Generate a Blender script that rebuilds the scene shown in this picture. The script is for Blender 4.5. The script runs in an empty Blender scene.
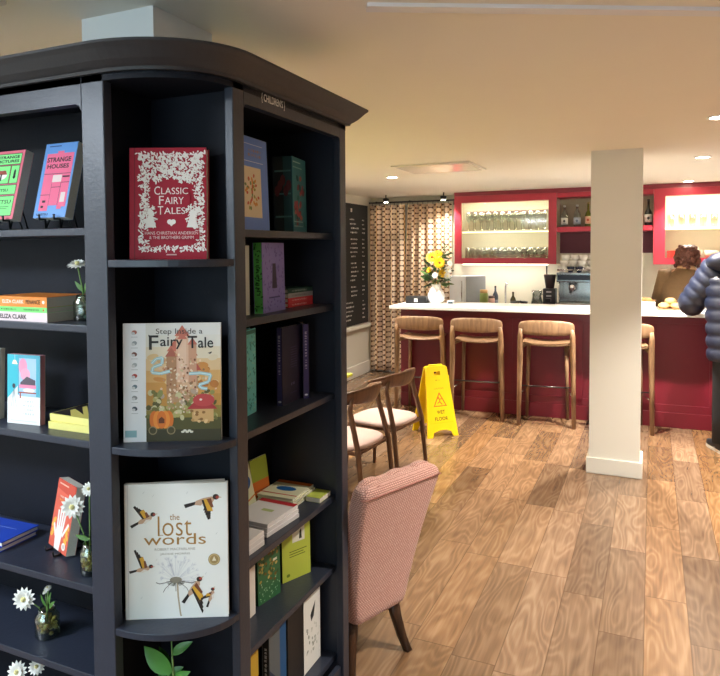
import bpy, bmesh, math, random
from mathutils import Vector, Matrix, Euler
R = math.radians
random.seed(7)
sc = bpy.context.scene
COL = sc.collection
BZ = 0.15            # bookcase levels were measured below the eye line
S = 1.09375          # room scale

# ------------------------------------------------------------------ materials
def lin(hexs):
    hexs = hexs.lstrip('#')
    o = []
    for i in (0, 2, 4):
        c = int(hexs[i:i+2], 16) / 255
        o.append(c/12.92 if c <= .04045 else ((c+.055)/1.055)**2.4)
    return (o[0], o[1], o[2], 1)
_M = {}
def mat(hexs, rough=.5, metal=0, var=.06, scale=14, bump=0, bscale=60, spec=.5, coat=0):
    key = (hexs, rough, metal, var, scale, bump, bscale, spec, coat)
    if key in _M: return _M[key]
    m = bpy.data.materials.new('paint_' + hexs); m.use_nodes = True
    nt = m.node_tree; b = nt.nodes['Principled BSDF']
    b.inputs['Roughness'].default_value = rough
    b.inputs['Metallic'].default_value = metal
    b.inputs['Specular IOR Level'].default_value = spec
    b.inputs['Coat Weight'].default_value = coat
    c = lin(hexs)
    if var or bump:
        tc = nt.nodes.new('ShaderNodeTexCoord')
    if var:
        n = nt.nodes.new('ShaderNodeTexNoise'); n.inputs['Scale'].default_value = scale; n.inputs['Detail'].default_value = 3
        nt.links.new(tc.outputs['Object'], n.inputs['Vector'])
        mx = nt.nodes.new('ShaderNodeMix'); mx.data_type = 'RGBA'
        mx.inputs[6].default_value = tuple(min(1, x*(1-var)) for x in c[:3]) + (1,)
        mx.inputs[7].default_value = tuple(min(1, x*(1+var)) for x in c[:3]) + (1,)
        nt.links.new(n.outputs['Fac'], mx.inputs[0]); nt.links.new(mx.outputs[2], b.inputs['Base Color'])
    else:
        b.inputs['Base Color'].default_value = c
    if bump:
        n2 = nt.nodes.new('ShaderNodeTexNoise'); n2.inputs['Scale'].default_value = bscale; n2.inputs['Detail'].default_value = 4
        nt.links.new(tc.outputs['Object'], n2.inputs['Vector'])
        bp = nt.nodes.new('ShaderNodeBump'); bp.inputs['Strength'].default_value = bump; bp.inputs['Distance'].default_value = .01
        nt.links.new(n2.outputs['Fac'], bp.inputs['Height']); nt.links.new(bp.outputs['Normal'], b.inputs['Normal'])
    _M[key] = m
    return m
def pm(hexs): return mat(hexs, .55, var=0, spec=.3)      # printed ink
def emit(hexs, s):
    m = bpy.data.materials.new('lamp_' + hexs); m.use_nodes = True
    b = m.node_tree.nodes['Principled BSDF']
    b.inputs['Base Color'].default_value = lin(hexs)
    b.inputs['Emission Color'].default_value = lin(hexs); b.inputs['Emission Strength'].default_value = s
    return m
def glass(tint='f4faf6', fac=.12):
    m = bpy.data.materials.new('glass_' + tint); m.use_nodes = True
    nt = m.node_tree; nt.nodes.clear()
    out = nt.nodes.new('ShaderNodeOutputMaterial'); mx = nt.nodes.new('ShaderNodeMixShader')
    tr = nt.nodes.new('ShaderNodeBsdfTransparent'); tr.inputs[0].default_value = lin(tint)
    gl = nt.nodes.new('ShaderNodeBsdfGlossy'); gl.inputs['Roughness'].default_value = .06
    lw = nt.nodes.new('ShaderNodeLayerWeight'); lw.inputs[0].default_value = .35
    ma = nt.nodes.new('ShaderNodeMath'); ma.operation = 'MULTIPLY_ADD'; ma.inputs[1].default_value = .6; ma.inputs[2].default_value = fac
    nt.links.new(lw.outputs['Facing'], ma.inputs[0]); nt.links.new(ma.outputs[0], mx.inputs[0])
    nt.links.new(tr.outputs[0], mx.inputs[1]); nt.links.new(gl.outputs[0], mx.inputs[2]); nt.links.new(mx.outputs[0], out.inputs[0])
    return m

def nodes_mat(name):
    m = bpy.data.materials.new(name); m.use_nodes = True
    nt = m.node_tree
    return m, nt, nt.nodes['Principled BSDF'], (lambda t: nt.nodes.new('ShaderNode' + t)), nt.links.new
def math_node(nt, op, a, b=None, c=None):
    n = nt.nodes.new('ShaderNodeMath'); n.operation = op
    for i, v in enumerate((a, b, c)):
        if v is None: continue
        if hasattr(v, 'links'): nt.links.new(v, n.inputs[i])
        else: n.inputs[i].default_value = v
    return n.outputs[0]

def floor_material():
    m, nt, b, N, L = nodes_mat('oak_plank_floor')
    tc = N('TexCoord'); sp = N('SeparateXYZ'); L(tc.outputs['Object'], sp.inputs[0])
    X, Y = sp.outputs[0], sp.outputs[1]
    PW, PL = .19, .92
    u = math_node(nt, 'DIVIDE', math_node(nt, 'ADD', X, .015), PW)
    iu = math_node(nt, 'FLOOR', u); fu = math_node(nt, 'SUBTRACT', u, iu)
    wn = N('TexWhiteNoise'); wn.noise_dimensions = '1D'; L(iu, wn.inputs['W'])
    v = math_node(nt, 'ADD', math_node(nt, 'DIVIDE', Y, PL), math_node(nt, 'MULTIPLY', wn.outputs['Value'], 3.7))
    iv = math_node(nt, 'FLOOR', v); fv = math_node(nt, 'SUBTRACT', v, iv)
    cid = N('CombineXYZ'); L(iu, cid.inputs[0]); L(iv, cid.inputs[1])
    w2 = N('TexWhiteNoise'); w2.noise_dimensions = '3D'; L(cid.outputs[0], w2.inputs['Vector'])
    # grain: stretched noise, offset per plank, folded into rings
    cv = N('CombineXYZ')
    L(math_node(nt, 'ADD', math_node(nt, 'MULTIPLY', X, 9), math_node(nt, 'MULTIPLY', w2.outputs['Value'], 37)), cv.inputs[0])
    L(math_node(nt, 'MULTIPLY', Y, 1.9), cv.inputs[1]); L(math_node(nt, 'MULTIPLY', w2.outputs['Value'], 91), cv.inputs[2])
    n1 = N('TexNoise'); n1.inputs['Scale'].default_value = 1; n1.inputs['Detail'].default_value = .7; n1.inputs['Distortion'].default_value = .1
    L(cv.outputs[0], n1.inputs['Vector'])
    ring = math_node(nt, 'ADD', math_node(nt, 'MULTIPLY', math_node(nt, 'SINE', math_node(nt, 'MULTIPLY', n1.outputs['Fac'], 66)), .5), .5)
    cv2 = N('CombineXYZ'); L(math_node(nt, 'MULTIPLY', X, 70), cv2.inputs[0]); L(math_node(nt, 'MULTIPLY', Y, 3), cv2.inputs[1])
    n2 = N('TexNoise'); n2.inputs['Scale'].default_value = 1; n2.inputs['Detail'].default_value = 3; L(cv2.outputs[0], n2.inputs['Vector'])
    n3 = N('TexNoise'); n3.inputs['Scale'].default_value = 2.3; n3.inputs['Detail'].default_value = 1; L(cv.outputs[0], n3.inputs['Vector'])
    mixv = math_node(nt, 'ADD', math_node(nt, 'ADD', math_node(nt, 'MULTIPLY', math_node(nt, 'POWER', ring, 1.6), .15), math_node(nt, 'MULTIPLY', n2.outputs['Fac'], .42)), math_node(nt, 'MULTIPLY', n3.outputs['Fac'], .46))
    cr = N('ValToRGB'); e = cr.color_ramp.elements
    e[0].position = .18; e[0].color = lin('59412d'); e[1].position = .86; e[1].color = lin('96785a')
    x = e.new(.5); x.color = lin('7b5c3f')
    L(mixv, cr.inputs[0])
    hs = N('HueSaturation'); L(cr.outputs[0], hs.inputs['Color'])
    L(math_node(nt, 'ADD', math_node(nt, 'MULTIPLY', w2.outputs['Value'], .6), .66), hs.inputs['Value'])
    L(math_node(nt, 'ADD', math_node(nt, 'MULTIPLY', wn.outputs['Value'], .25), .82), hs.inputs['Saturation'])
    # seams
    su = math_node(nt, 'LESS_THAN', math_node(nt, 'MINIMUM', fu, math_node(nt, 'SUBTRACT', 1, fu)), .012)
    sv = math_node(nt, 'LESS_THAN', math_node(nt, 'MINIMUM', fv, math_node(nt, 'SUBTRACT', 1, fv)), .003)
    seam = math_node(nt, 'MAXIMUM', su, sv)
    mx = N('Mix'); mx.data_type = 'RGBA'; L(math_node(nt, 'MULTIPLY', seam, .55), mx.inputs[0]); L(hs.outputs[0], mx.inputs[6]); mx.inputs[7].default_value = lin('4a3524')
    L(mx.outputs[2], b.inputs['Base Color'])
    b.inputs['Roughness'].default_value = .26
    bp = N('Bump'); bp.inputs['Strength'].default_value = .12; bp.inputs['Distance'].default_value = .004
    L(math_node(nt, 'SUBTRACT', mixv, seam), bp.inputs['Height']); L(bp.outputs[0], b.inputs['Normal'])
    return m

def wood_material(name, dark, light, sc_=(40, 40, 5), rough=.42):
    m, nt, b, N, L = nodes_mat(name)
    tc = N('TexCoord'); mp = N('Mapping'); L(tc.outputs['Object'], mp.inputs[0]); mp.inputs['Scale'].default_value = sc_
    n = N('TexNoise'); n.inputs['Scale'].default_value = 1; n.inputs['Detail'].default_value = 4; n.inputs['Distortion'].default_value = .6
    L(mp.outputs[0], n.inputs['Vector'])
    cr = N('ValToRGB'); e = cr.color_ramp.elements
    e[0].position = .3; e[0].color = lin(dark); e[1].position = .7; e[1].color = lin(light)
    L(n.outputs['Fac'], cr.inputs[0]); L(cr.outputs[0], b.inputs['Base Color']); b.inputs['Roughness'].default_value = rough
    return m

def weave_material():
    m, nt, b, N, L = nodes_mat('pink_woven_fabric')
    tc = N('TexCoord'); mp = N('Mapping'); L(tc.outputs['UV'], mp.inputs[0]); mp.inputs['Scale'].default_value = (1, 1, 1)
    br = N('TexBrick'); br.offset = .5; br.inputs['Scale'].default_value = 1
    br.inputs['Brick Width'].default_value = .0115; br.inputs['Row Height'].default_value = .0078
    br.inputs['Mortar Size'].default_value = .0017; br.inputs['Mortar Smooth'].default_value = .7
    br.inputs['Color1'].default_value = lin('eabfb3'); br.inputs['Color2'].default_value = lin('e0b0a4'); br.inputs['Mortar'].default_value = lin('9a5f58')
    L(mp.outputs[0], br.inputs['Vector']); L(br.outputs['Color'], b.inputs['Base Color'])
    b.inputs['Roughness'].default_value = .9; b.inputs['Sheen Weight'].default_value = .2
    bp = N('Bump'); bp.invert = True; bp.inputs['Strength'].default_value = .6; bp.inputs['Distance'].default_value = .003
    L(br.outputs['Fac'], bp.inputs['Height']); L(bp.outputs[0], b.inputs['Normal'])
    return m

def curtain_material():
    m, nt, b, N, L = nodes_mat('retro_print_curtain')
    tc = N('TexCoord'); sp = N('SeparateXYZ'); L(tc.outputs['UV'], sp.inputs[0])
    u = math_node(nt, 'DIVIDE', sp.outputs[0], .105); iu = math_node(nt, 'FLOOR', u); fu = math_node(nt, 'SUBTRACT', u, iu)
    par = math_node(nt, 'MODULO', iu, 2)
    v = math_node(nt, 'ADD', math_node(nt, 'DIVIDE', sp.outputs[1], .073), math_node(nt, 'MULTIPLY', par, .5))
    fv = math_node(nt, 'FRACT', v)
    du = math_node(nt, 'ABSOLUTE', math_node(nt, 'SUBTRACT', fu, .5)); dv = math_node(nt, 'ABSOLUTE', math_node(nt, 'SUBTRACT', fv, .5))
    # lens: light oval in the middle, dark bow-tie gap between ovals
    lens = math_node(nt, 'LESS_THAN', math_node(nt, 'ADD', math_node(nt, 'MULTIPLY', math_node(nt, 'POWER', du, 2), 1.1), dv), .43)
    edge = math_node(nt, 'GREATER_THAN', du, .43)
    cr = N('Mix'); cr.data_type = 'RGBA'; cr.inputs[6].default_value = lin('56301f'); cr.inputs[7].default_value = lin('f3dcc4'); L(lens, cr.inputs[0])
    wn = N('TexWhiteNoise'); wn.noise_dimensions = '1D'; L(math_node(nt, 'FLOOR', math_node(nt, 'DIVIDE', u, 2)), wn.inputs['W'])
    tan = N('Mix'); tan.data_type = 'RGBA'; tan.inputs[6].default_value = lin('d9a766'); tan.inputs[7].default_value = lin('ecd0ac'); L(wn.outputs['Value'], tan.inputs[0])
    fin = N('Mix'); fin.data_type = 'RGBA'; L(edge, fin.inputs[0]); L(cr.outputs[2], fin.inputs[6]); L(tan.outputs[2], fin.inputs[7])
    L(fin.outputs[2], b.inputs['Base Color']); b.inputs['Roughness'].default_value = .9
    return m

# ------------------------------------------------------------------ mesh helpers
class MB:
    """collects shapes into one mesh"""
    def __init__(s): s.bm = bmesh.new(); s.mats = []; s.uv = None
    def mi(s, m):
        if m is None: return 0
        if m not in s.mats: s.mats.append(m)
        return s.mats.index(m)
    def face(s, vs, mi=0, smooth=False):
        try:
            f = s.bm.faces.new(vs); f.material_index = mi; f.smooth = smooth
            return f
        except ValueError: return None
    def box(s, x0, x1, y0, y1, z0, z1, m=None, M=None):
        i = s.mi(m)
        v = [s.bm.verts.new(((x0, x1)[a], (y0, y1)[b], (z0, z1)[c])) for a in (0, 1) for b in (0, 1) for c in (0, 1)]
        for q in ((0, 1, 3, 2), (4, 6, 7, 5), (0, 4, 5, 1), (2, 3, 7, 6), (0, 2, 6, 4), (1, 5, 7, 3)): s.face([v[k] for k in q], i)
        if M is not None:
            for x in v: x.co = M @ x.co
        return s
    def loft(s, rings, m=None, cap=True, smooth=True, closed=False):
        i = s.mi(m)
        rv = [[s.bm.verts.new(p) for p in r] for r in rings]
        n = len(rv[0])
        pairs = list(zip(rv[:-1], rv[1:]))
        if closed: pairs.append((rv[-1], rv[0]))
        for a, b in pairs:
            for k in range(n): s.face([a[k], a[(k+1) % n], b[(k+1) % n], b[k]], i, smooth)
        if cap and not closed:
            s.face(rv[0][::-1], i); s.face(rv[-1], i)
        return s
    def tube(s, pts, r, seg=8, m=None, flat=1.0, up=None):
        pts = [Vector(p) for p in pts]
        rr = r if isinstance(r, (list, tuple)) else [r]*len(pts)
        rings = []; prev = None
        for k, p in enumerate(pts):
            d = (pts[min(k+1, len(pts)-1)] - pts[max(k-1, 0)]).normalized()
            if prev is None:
                ref = Vector(up) if up else (Vector((0, 0, 1)) if abs(d.z) < .9 else Vector((1, 0, 0)))
                a = d.cross(ref).normalized()
            else:
                a = (prev - d*prev.dot(d)).normalized()
            prev = a; b = d.cross(a)
            rings.append([p + a*math.cos(t)*rr[k] + b*math.sin(t)*rr[k]*flat for t in [2*math.pi*j/seg for j in range(seg)]])
        return s.loft(rings, m)
    def lathe(s, prof, c=(0, 0, 0), seg=16, m=None):
        rings = [[(c[0] + r*math.cos(2*math.pi*j/seg), c[1] + r*math.sin(2*math.pi*j/seg), c[2] + z) for j in range(seg)] for r, z in prof]
        return s.loft(rings, m)
    def prism(s, poly, z0, z1, m=None, M=None, smooth=False):
        i = s.mi(m)
        a = [s.bm.verts.new((x, y, z0)) for x, y in poly]; b = [s.bm.verts.new((x, y, z1)) for x, y in poly]
        n = len(poly)
        for k in range(n): s.face([a[k], a[(k+1) % n], b[(k+1) % n], b[k]], i, smooth)
        s.face(a[::-1], i); s.face(b, i)
        if M is not None:
            for x in a + b: x.co = M @ x.co
        return s
    def ball(s, c, r, m=None, seg=10, sq=(1, 1, 1)):
        i = s.mi(m)
        rings = []
        for k in range(1, seg//2 + 1):
            t = math.pi*k/(seg//2 + 1)
            rings.append([(c[0] + r*sq[0]*math.sin(t)*math.cos(2*math.pi*j/seg), c[1] + r*sq[1]*math.sin(t)*math.sin(2*math.pi*j/seg), c[2] - r*sq[2]*math.cos(t)) for j in range(seg)])
        return s.loft(rings, m)
    def build(s, name, m=None, parent=None, bevel=0, sub=0, recalc=True, segs=2):
        if recalc: bmesh.ops.recalc_face_normals(s.bm, faces=s.bm.faces)
        me = bpy.data.meshes.new(name); s.bm.to_mesh(me); s.bm.free()
        mats = s.mats if s.mats else [m]
        for x in mats: me.materials.append(x)
        o = bpy.data.objects.new(name, me); COL.objects.link(o)
        if parent: o.parent = parent
        if bevel:
            b = o.modifiers.new('bevel', 'BEVEL'); b.width = bevel; b.segments = segs; b.limit_method = 'ANGLE'; b.angle_limit = R(40)
        if sub:
            q = o.modifiers.new('sub', 'SUBSURF'); q.levels = sub; q.render_levels = sub
        return o
def tag(o, label=None, cat=None, group=None, kind=None):
    if label: o['label'] = label
    if cat: o['category'] = cat
    if group: o['group'] = group
    if kind: o['kind'] = kind
    return o
def thing(name, label, cat, loc=(0, 0, 0), rz=0, group=None, lean=0):
    o = bpy.data.objects.new(name, None); COL.objects.link(o); o.empty_display_size = .05
    o.location = loc; o.rotation_euler = (lean, 0, rz)
    return tag(o, label, cat, group)
def copy_tree(o, loc=None, rz=None, label=None):
    kids = [c for c in bpy.data.objects if c.parent == o]
    c = o.copy(); COL.objects.link(c)
    for k in kids:
        g = copy_tree(k); g.parent = c
    if loc is not None: c.location = loc
    if rz is not None: c.rotation_euler.z = rz
    if label: c['label'] = label
    return c
def struct(name, mb, m, **k): return tag(mb.build(name, m, **k), kind='structure')

# ------------------------------------------------------------------ printed art
_T = {}
def text_polys(body, bold=0.0, shear=0.0):
    key = (body, bold, shear)
    if key in _T: return _T[key]
    cu = bpy.data.curves.new('t', 'FONT'); cu.body = body; cu.size = 1; cu.offset = bold; cu.shear = shear; cu.resolution_u = 3
    o = bpy.data.objects.new('t', cu); COL.objects.link(o)
    me = bpy.data.meshes.new_from_object(o)
    vs = [(v.co.x, v.co.y) for v in me.vertices]; fs = [tuple(p.vertices) for p in me.polygons]
    bpy.data.objects.remove(o); bpy.data.meshes.remove(me); bpy.data.curves.remove(cu)
    xs = [v[0] for v in vs]; ys = [v[1] for v in vs]
    r = (vs, fs, (min(xs), max(xs), min(ys), max(ys)) if vs else (0, 1, 0, 1))
    _T[key] = r
    return r
class Art:
    """flat print on a surface: local (u right, v up) mapped by matrix M, layers lifted by hairs"""
    def __init__(s, M): s.mb = MB(); s.M = M; s.n = 0; s.step = .000002
    def P(s, u, v): return s.M @ Vector((u, -.0004 - s.n*s.step, v))
    def poly(s, pts, c):
        s.n += 1
        s.mb.face([s.mb.bm.verts.new(s.P(*p)) for p in pts], s.mb.mi(pm(c)))
    def rect(s, x0, y0, x1, y1, c): s.poly([(x0, y0), (x1, y0), (x1, y1), (x0, y1)], c)
    def ell(s, cx, cy, rx, ry, c, rot=0, n=14):
        s.poly([(cx + rx*math.cos(t)*math.cos(rot) - ry*math.sin(t)*math.sin(rot), cy + rx*math.cos(t)*math.sin(rot) + ry*math.sin(t)*math.cos(rot)) for t in [2*math.pi*k/n for k in range(n)]], c)
    def line(s, pts, w, c):
        s.n += 1; i = s.mb.mi(pm(c))
        for a, b in zip(pts[:-1], pts[1:]):
            dx, dy = b[0]-a[0], b[1]-a[1]; l = math.hypot(dx, dy) or 1; nx, ny = -dy/l*w/2, dx/l*w/2
            s.mb.face([s.mb.bm.verts.new(s.P(*p)) for p in ((a[0]+nx, a[1]+ny), (a[0]-nx, a[1]-ny), (b[0]-nx, b[1]-ny), (b[0]+nx, b[1]+ny))], i)
    def text(s, body, x, y, w, h, c, bold=0.0, rot=0, shear=0.0):
        """fits the words into the box w x h centred on x, y"""
        s.n += 1; i = s.mb.mi(pm(c))
        vs, fs, (a, b, d, e) = text_polys(body, bold, shear)
        kx, ky = w/(b-a), h/(e-d)
        out = []
        for u, v in vs:
            p, q = (u-(a+b)/2)*kx, (v-(d+e)/2)*ky
            out.append(s.mb.bm.verts.new(s.P(x + p*math.cos(rot) - q*math.sin(rot), y + p*math.sin(rot) + q*math.cos(rot))))
        for f in fs: s.mb.face([out[k] for k in f], i)
    def words(s, x, y, w, h, c, rot=0):
        """a line of print too small to read: short word-like strokes"""
        rnd = random.Random(int((x+y+w)*9999)); u = -w/2
        while u < w/2 - h*.3:
            l = min(rnd.uniform(.5, 1.5)*h, w/2-u)
            for k in range(max(1, int(l/(h*.42)))):
                p, q = u + h*.42*k + h*.16, rnd.uniform(-.08, .08)*h; hh = h*rnd.uniform(.34, .5)
                pts = [(p-h*.13, q-hh), (p+h*.13, q-hh), (p+h*.13, q+hh), (p-h*.13, q+hh)]
                s.n -= 1; s.poly([(x + a_*math.cos(rot) - b_*math.sin(rot), y + a_*math.sin(rot) + b_*math.cos(rot)) for a_, b_ in pts], c); 
            u += l + h*.35
        s.n += 1
    def done(s, name, parent):
        return s.mb.build(name, None, parent, recalc=False)
FRONT = Matrix.Identity(4)
def SPINE(t): return Matrix(((0, 1, 0, 0), (-1, 0, 0, t), (0, 0, 1, 0), (0, 0, 0, 1)))     # u runs over the thickness (back to front), faces -x
def SPINE_UP(t): return SPINE(t)

def book(label, w, h, t, cover, loc, rz=0, lean=0, art=None, spine=None, pages='e6e0d2', group=None, hard=True, flat=False, cat='book', name='book', back=None):
    """x = width from the spine, y = thickness behind the front board, z = height; lean tips the top backwards"""
    o = thing(name, label, cat, loc, R(rz), group, lean=R(-90) if flat else R(-lean))
    bt = .0025 if hard else .0008; ov = .003 if hard else 0
    cm = mat(cover, .45, var=.04); sm = mat(spine[0], .45, var=.04) if spine else cm; bk = mat(back, .45, var=.04) if back else cm
    c = MB(); c.box(0, w, 0, bt, 0, h, cm); c.box(0, w, t-bt, t, 0, h, bk); c.box(0, bt, bt, t-bt, 0, h, sm)
    c.build('cover', None, o)
    p = MB(); p.box(bt, w-ov, bt, t-bt, ov, h-ov); p.build('page_block', mat(pages, .8, var=.12, scale=220), o)
    if art:
        a = Art(FRONT); art(a, w, h); a.done('cover_print', o)
    if spine and len(spine) > 1 and spine[1]:
        a = Art(SPINE(t)); spine[1](a, t, h); a.done('spine_print', o)
    return o

# ------------------------------------------------------------------ the room
WL, WB, CE, WR, WF = -3.73, 8.77, 2.505, 4.2, -2.6
white_wall = mat('ded9cc', .8, var=.02, scale=3, bump=.05, bscale=200)
ceil_m = mat('efe9dd', .85, var=.02, scale=2, bump=.04, bscale=150)
trim_m = mat('e6e3da', .45, var=.02)
struct('floor', MB().box(WL-.1, WR+.1, WF-.1, WB+.1, -.1, 0), floor_material())
struct('ceiling', MB().box(WL-.1, WR+.1, WF-.1, WB+.1, CE, CE+.1), ceil_m)
struct('wall_left', MB().box(WL-.1, WL, WF, WB, 0, CE), white_wall)
struct('wall_back', MB().box(WL-.1, WR+.1, WB, WB+.1, 0, CE), mat('d6d1be', .8, var=.02, scale=3))
struct('wall_right', MB().box(WR, WR+.1, WF, WB, 0, CE), white_wall)
wf = MB()
wf.box(WL-.1, -3.0, WF-.1, WF, 0, CE); wf.box(.4, WR+.1, WF-.1, WF, 0, CE); wf.box(-3.0, .4, WF-.1, WF, 0, .7); wf.box(-3.0, .4, WF-.1, WF, 2.35, CE)
struct('wall_front', wf, white_wall)
wn = MB()
for a, b in ((-3.0, -2.94), (-1.33, -1.27), (.34, .4)): wn.box(a, b, WF-.08, WF-.02, .7, 2.35)
wn.box(-3, .4, WF-.08, WF-.02, .7, .76); wn.box(-3, .4, WF-.08, WF-.02, 2.29, 2.35)
win = struct('window_1', wn, trim_m)
MB().box(-2.94, .34, WF-.055, WF-.045, .76, 2.29).build('window_pane', glass(), win)
def skirting(name, pts):
    mb = MB()
    for (x0, x1, y0, y1) in pts:
        mb.box(x0, x1, y0, y1, 0, .17)
    return struct(name, mb, trim_m, bevel=.006)
skirting('baseboard_left', [(WL, WL+.018, 2, WB)])
skirting('baseboard_back', [(WL, -2.6, WB-.018, WB)])
# square pillar in the middle of the room, its skirting a ring around it
px0, px1, py0, py1 = -.436, -.070, 5.365, 5.66
struct('trim_1', MB().box(px0, px1, py0, py1, 0, CE), mat('e8e5dc', .75, var=.015, scale=4))['label'] = 'cream square pillar in front of the bar'
sk = MB()
sk.box(px0-.02, px1+.02, py0-.02, py0, 0, .125).box(px0-.02, px1+.02, py1, py1+.02, 0, .125).box(px0-.02, px0, py0, py1, 0, .125).box(px1, px1+.02, py0, py1, 0, .125)
struct('baseboard_pillar', sk, trim_m, bevel=.006)
# boxed column rising from the middle of the bookcase to the ceiling
struct('trim_2', MB().box(-1.70, -1.405, 1.605, 1.9, 0, CE), mat('eceef0', .75, var=.015, scale=4))
# pale batten across the ceiling near the camera
struct('trim_3', MB().box(0, 3.2, 0, .05, CE-.012, CE, None, Matrix.Translation((-.80, 1.86, 0)) @ Matrix.Rotation(R(27), 4, 'Z')), mat('e9e9ee', .5, var=.01))
# flush hatch in the ceiling
h_ = thing('ceiling_hatch', 'flush white rectangular hatch panel in the ceiling above the bar', 'hatch', (-1.78, 5.78, CE))
MB().box(-.36, .36, -.30, .30, -.014, 0).build('frame', mat('e8e4da', .5), h_, bevel=.004)
MB().box(-.33, .33, -.27, .27, -.017, -.004).build('panel', mat('efe9e2', .18), h_)

# ------------------------------------------------------------------ lamps
bulb = emit('fff4dc', 60)
def spot(name, loc, watts, size=R(120), blend=.6, rad=.03, col=(1, .93, .82)):
    l = bpy.data.lights.new(name, 'SPOT'); l.energy = watts; l.spot_size = size; l.spot_blend = blend; l.shadow_soft_size = rad; l.color = col
    o = bpy.data.objects.new(name, l); COL.objects.link(o); o.location = loc
    return o
def downlight(label, x, y, watts, group='recessed ceiling downlights', **k):
    t = thing('downlight', label, 'ceiling light', (x, y, CE), 0, group)
    MB().lathe([(.064, 0), (.067, -.004), (.062, -.008), (.050, -.006), (.048, 0)], seg=24).build('trim_ring', mat('f0eee8', .4), t)
    MB().lathe([(.0, -.001), (.048, -.001), (.048, -.004), (.0, -.006)], seg=20).build('lamp_lens', bulb, t)
    o = spot('downlight_beam', (x, y, CE-.03), watts, **k)
    return t
W = 215
K_ = dict(size=R(112), blend=.9, rad=.03)
N_ = dict(size=R(92), blend=.8, rad=.03)
downlight('lit round recessed ceiling downlight nearest the curtain', -2.463, 6.35, W*.9, **K_)
downlight('lit round recessed ceiling downlight to the right of the pillar top', .375, 6.13, W*1.1, **K_)
downlight('lit round recessed ceiling downlight at the right edge of the photo', .345, 4.31, W, **N_)
downlight('lit round recessed ceiling downlight hidden behind the pillar top', -.24, 6.13, W*1.7, **K_)
downlight('recessed ceiling downlight over the floor to the right of the pink chair', .45, 2.55, W*1.1, **K_)
downlight('recessed ceiling downlight nearest above the camera', .40, .75, W*.75, **N_)
downlight('recessed ceiling downlight by the right wall near the bar', 1.95, 6.13, W, **K_)
downlight('recessed ceiling downlight over the floor right of the view', 1.95, 4.31, W, **N_)
downlight('recessed ceiling downlight over the floor at the right of the camera', 1.95, 2.55, W, **N_)
downlight('recessed ceiling downlight over the cafe table behind the bookcase', -2.60, 4.45, W*.9, **N_)
downlight('recessed ceiling downlight behind the bookcase near the left wall', -2.60, 2.7, W*.7, **N_)
downlight('lit round recessed ceiling downlight touching the red band above the right cabinet', .36, 8.22, W*.8, **K_)
# unseen uplighters added on the left wall to brighten the ceiling
def uplighter(label, y, watts):
    t = thing('fill_uplighter', label, 'fill light', (WL, y, 1.85), 0, 'added ceiling uplighters')
    MB().lathe([(0, -.10), (.03, -.09), (.09, .0), (.095, .01), (.085, .01), (.03, -.07), (0, -.075)], (.10, 0, 0), 20).build('lamp_shade', mat('e8e2d6', .4), t); MB().box(0, .03, -.04, .04, -.1, -.02).build('wall_plate', mat('e8e2d6', .4), t)
    MB().ball((.10, 0, -.02), .03, bulb, 10).build('bulb', None, t)
    l = bpy.data.lights.new('ceiling_fill', 'SPOT'); l.energy = watts; l.spot_size = R(150); l.spot_blend = 1; l.shadow_soft_size = .06; l.color = (1, .92, .8)
    o = bpy.data.objects.new('ceiling_fill', l); COL.objects.link(o); o.location = (WL+.16, y, 1.92); o.rotation_euler = (R(180), R(-18), 0)
uplighter('added shell uplighter, unseen, on the left wall behind the bookcase, nearer the camera', 3.4, 90)
uplighter('added shell uplighter, unseen, on the left wall behind the bookcase, nearer the chalkboard', 5.4, 90)
# cool ceiling panel behind and to the left of the camera
lp = thing('ceiling_panel_light', 'square cool white ceiling panel light behind the left of the camera', 'ceiling light', (-2.75, -.25, CE))
MB().box(-.31, .31, -.31, .31, -.02, 0).build('frame', mat('e8e8ea', .5), lp); MB().box(-.29, .29, -.29, .29, -.024, -.02).build('diffuser', emit('e4eeff', 9), lp)
l = bpy.data.lights.new('panel_glow', 'AREA'); l.shape = 'SQUARE'; l.size = .58; l.energy = 62; l.color = (.78, .89, 1)
o = bpy.data.objects.new('panel_glow', l); COL.objects.link(o); o.location = (-2.75, -.25, CE-.03)
cv_ = thing('ceiling_vent', 'pale ceiling vent whose corner shows at the top left of the photo', 'vent', (-2.10, .86, CE))
MB().box(-.33, .33, -.53, .53, -.016, 0).build('frame', mat('d9cfc2', .5), cv_, bevel=.004)
sl_ = MB()
for k in range(9): sl_.box(-.28, .28, -.48+.11*k, -.41+.11*k, -.02, -.012)
q_ = sl_.build('slats', mat('c2b8ac', .5), cv_); q_['kind'] = 'stuff'
# spot heads on the curtain track
def track_spot(label, x, y, watts, aim):
    t = thing('track_spotlight', label, 'spotlight', (x, y, CE), 0, 'spotlights by the curtain')
    MB().tube([(0, 0, 0), (0, 0, -.05)], .008).build('stem', mat('3a3836', .4), t)
    MB().lathe([(.0, -.10), (.03, -.095), (.042, -.075), (.042, -.05), (.0, -.04)], seg=16).build('lamp_head', mat('3a3836', .4), t)
    MB().lathe([(0, -.104), (.03, -.1), (.0, -.096)], seg=16).build('lamp_lens', bulb, t)
    if watts:
        o = spot('track_beam', (x, y, CE-.13), watts, R(110), .7, .03); o.rotation_euler = aim
track_spot('dark spotlight head at the ceiling over the left part of the curtain', -3.33, 8.35, 0, (0, 0, 0))
track_spot('lit spotlight over the right end of the curtain beside the red cabinets', -2.50, 8.30, 40, (R(18), 0, R(10)))
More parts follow.
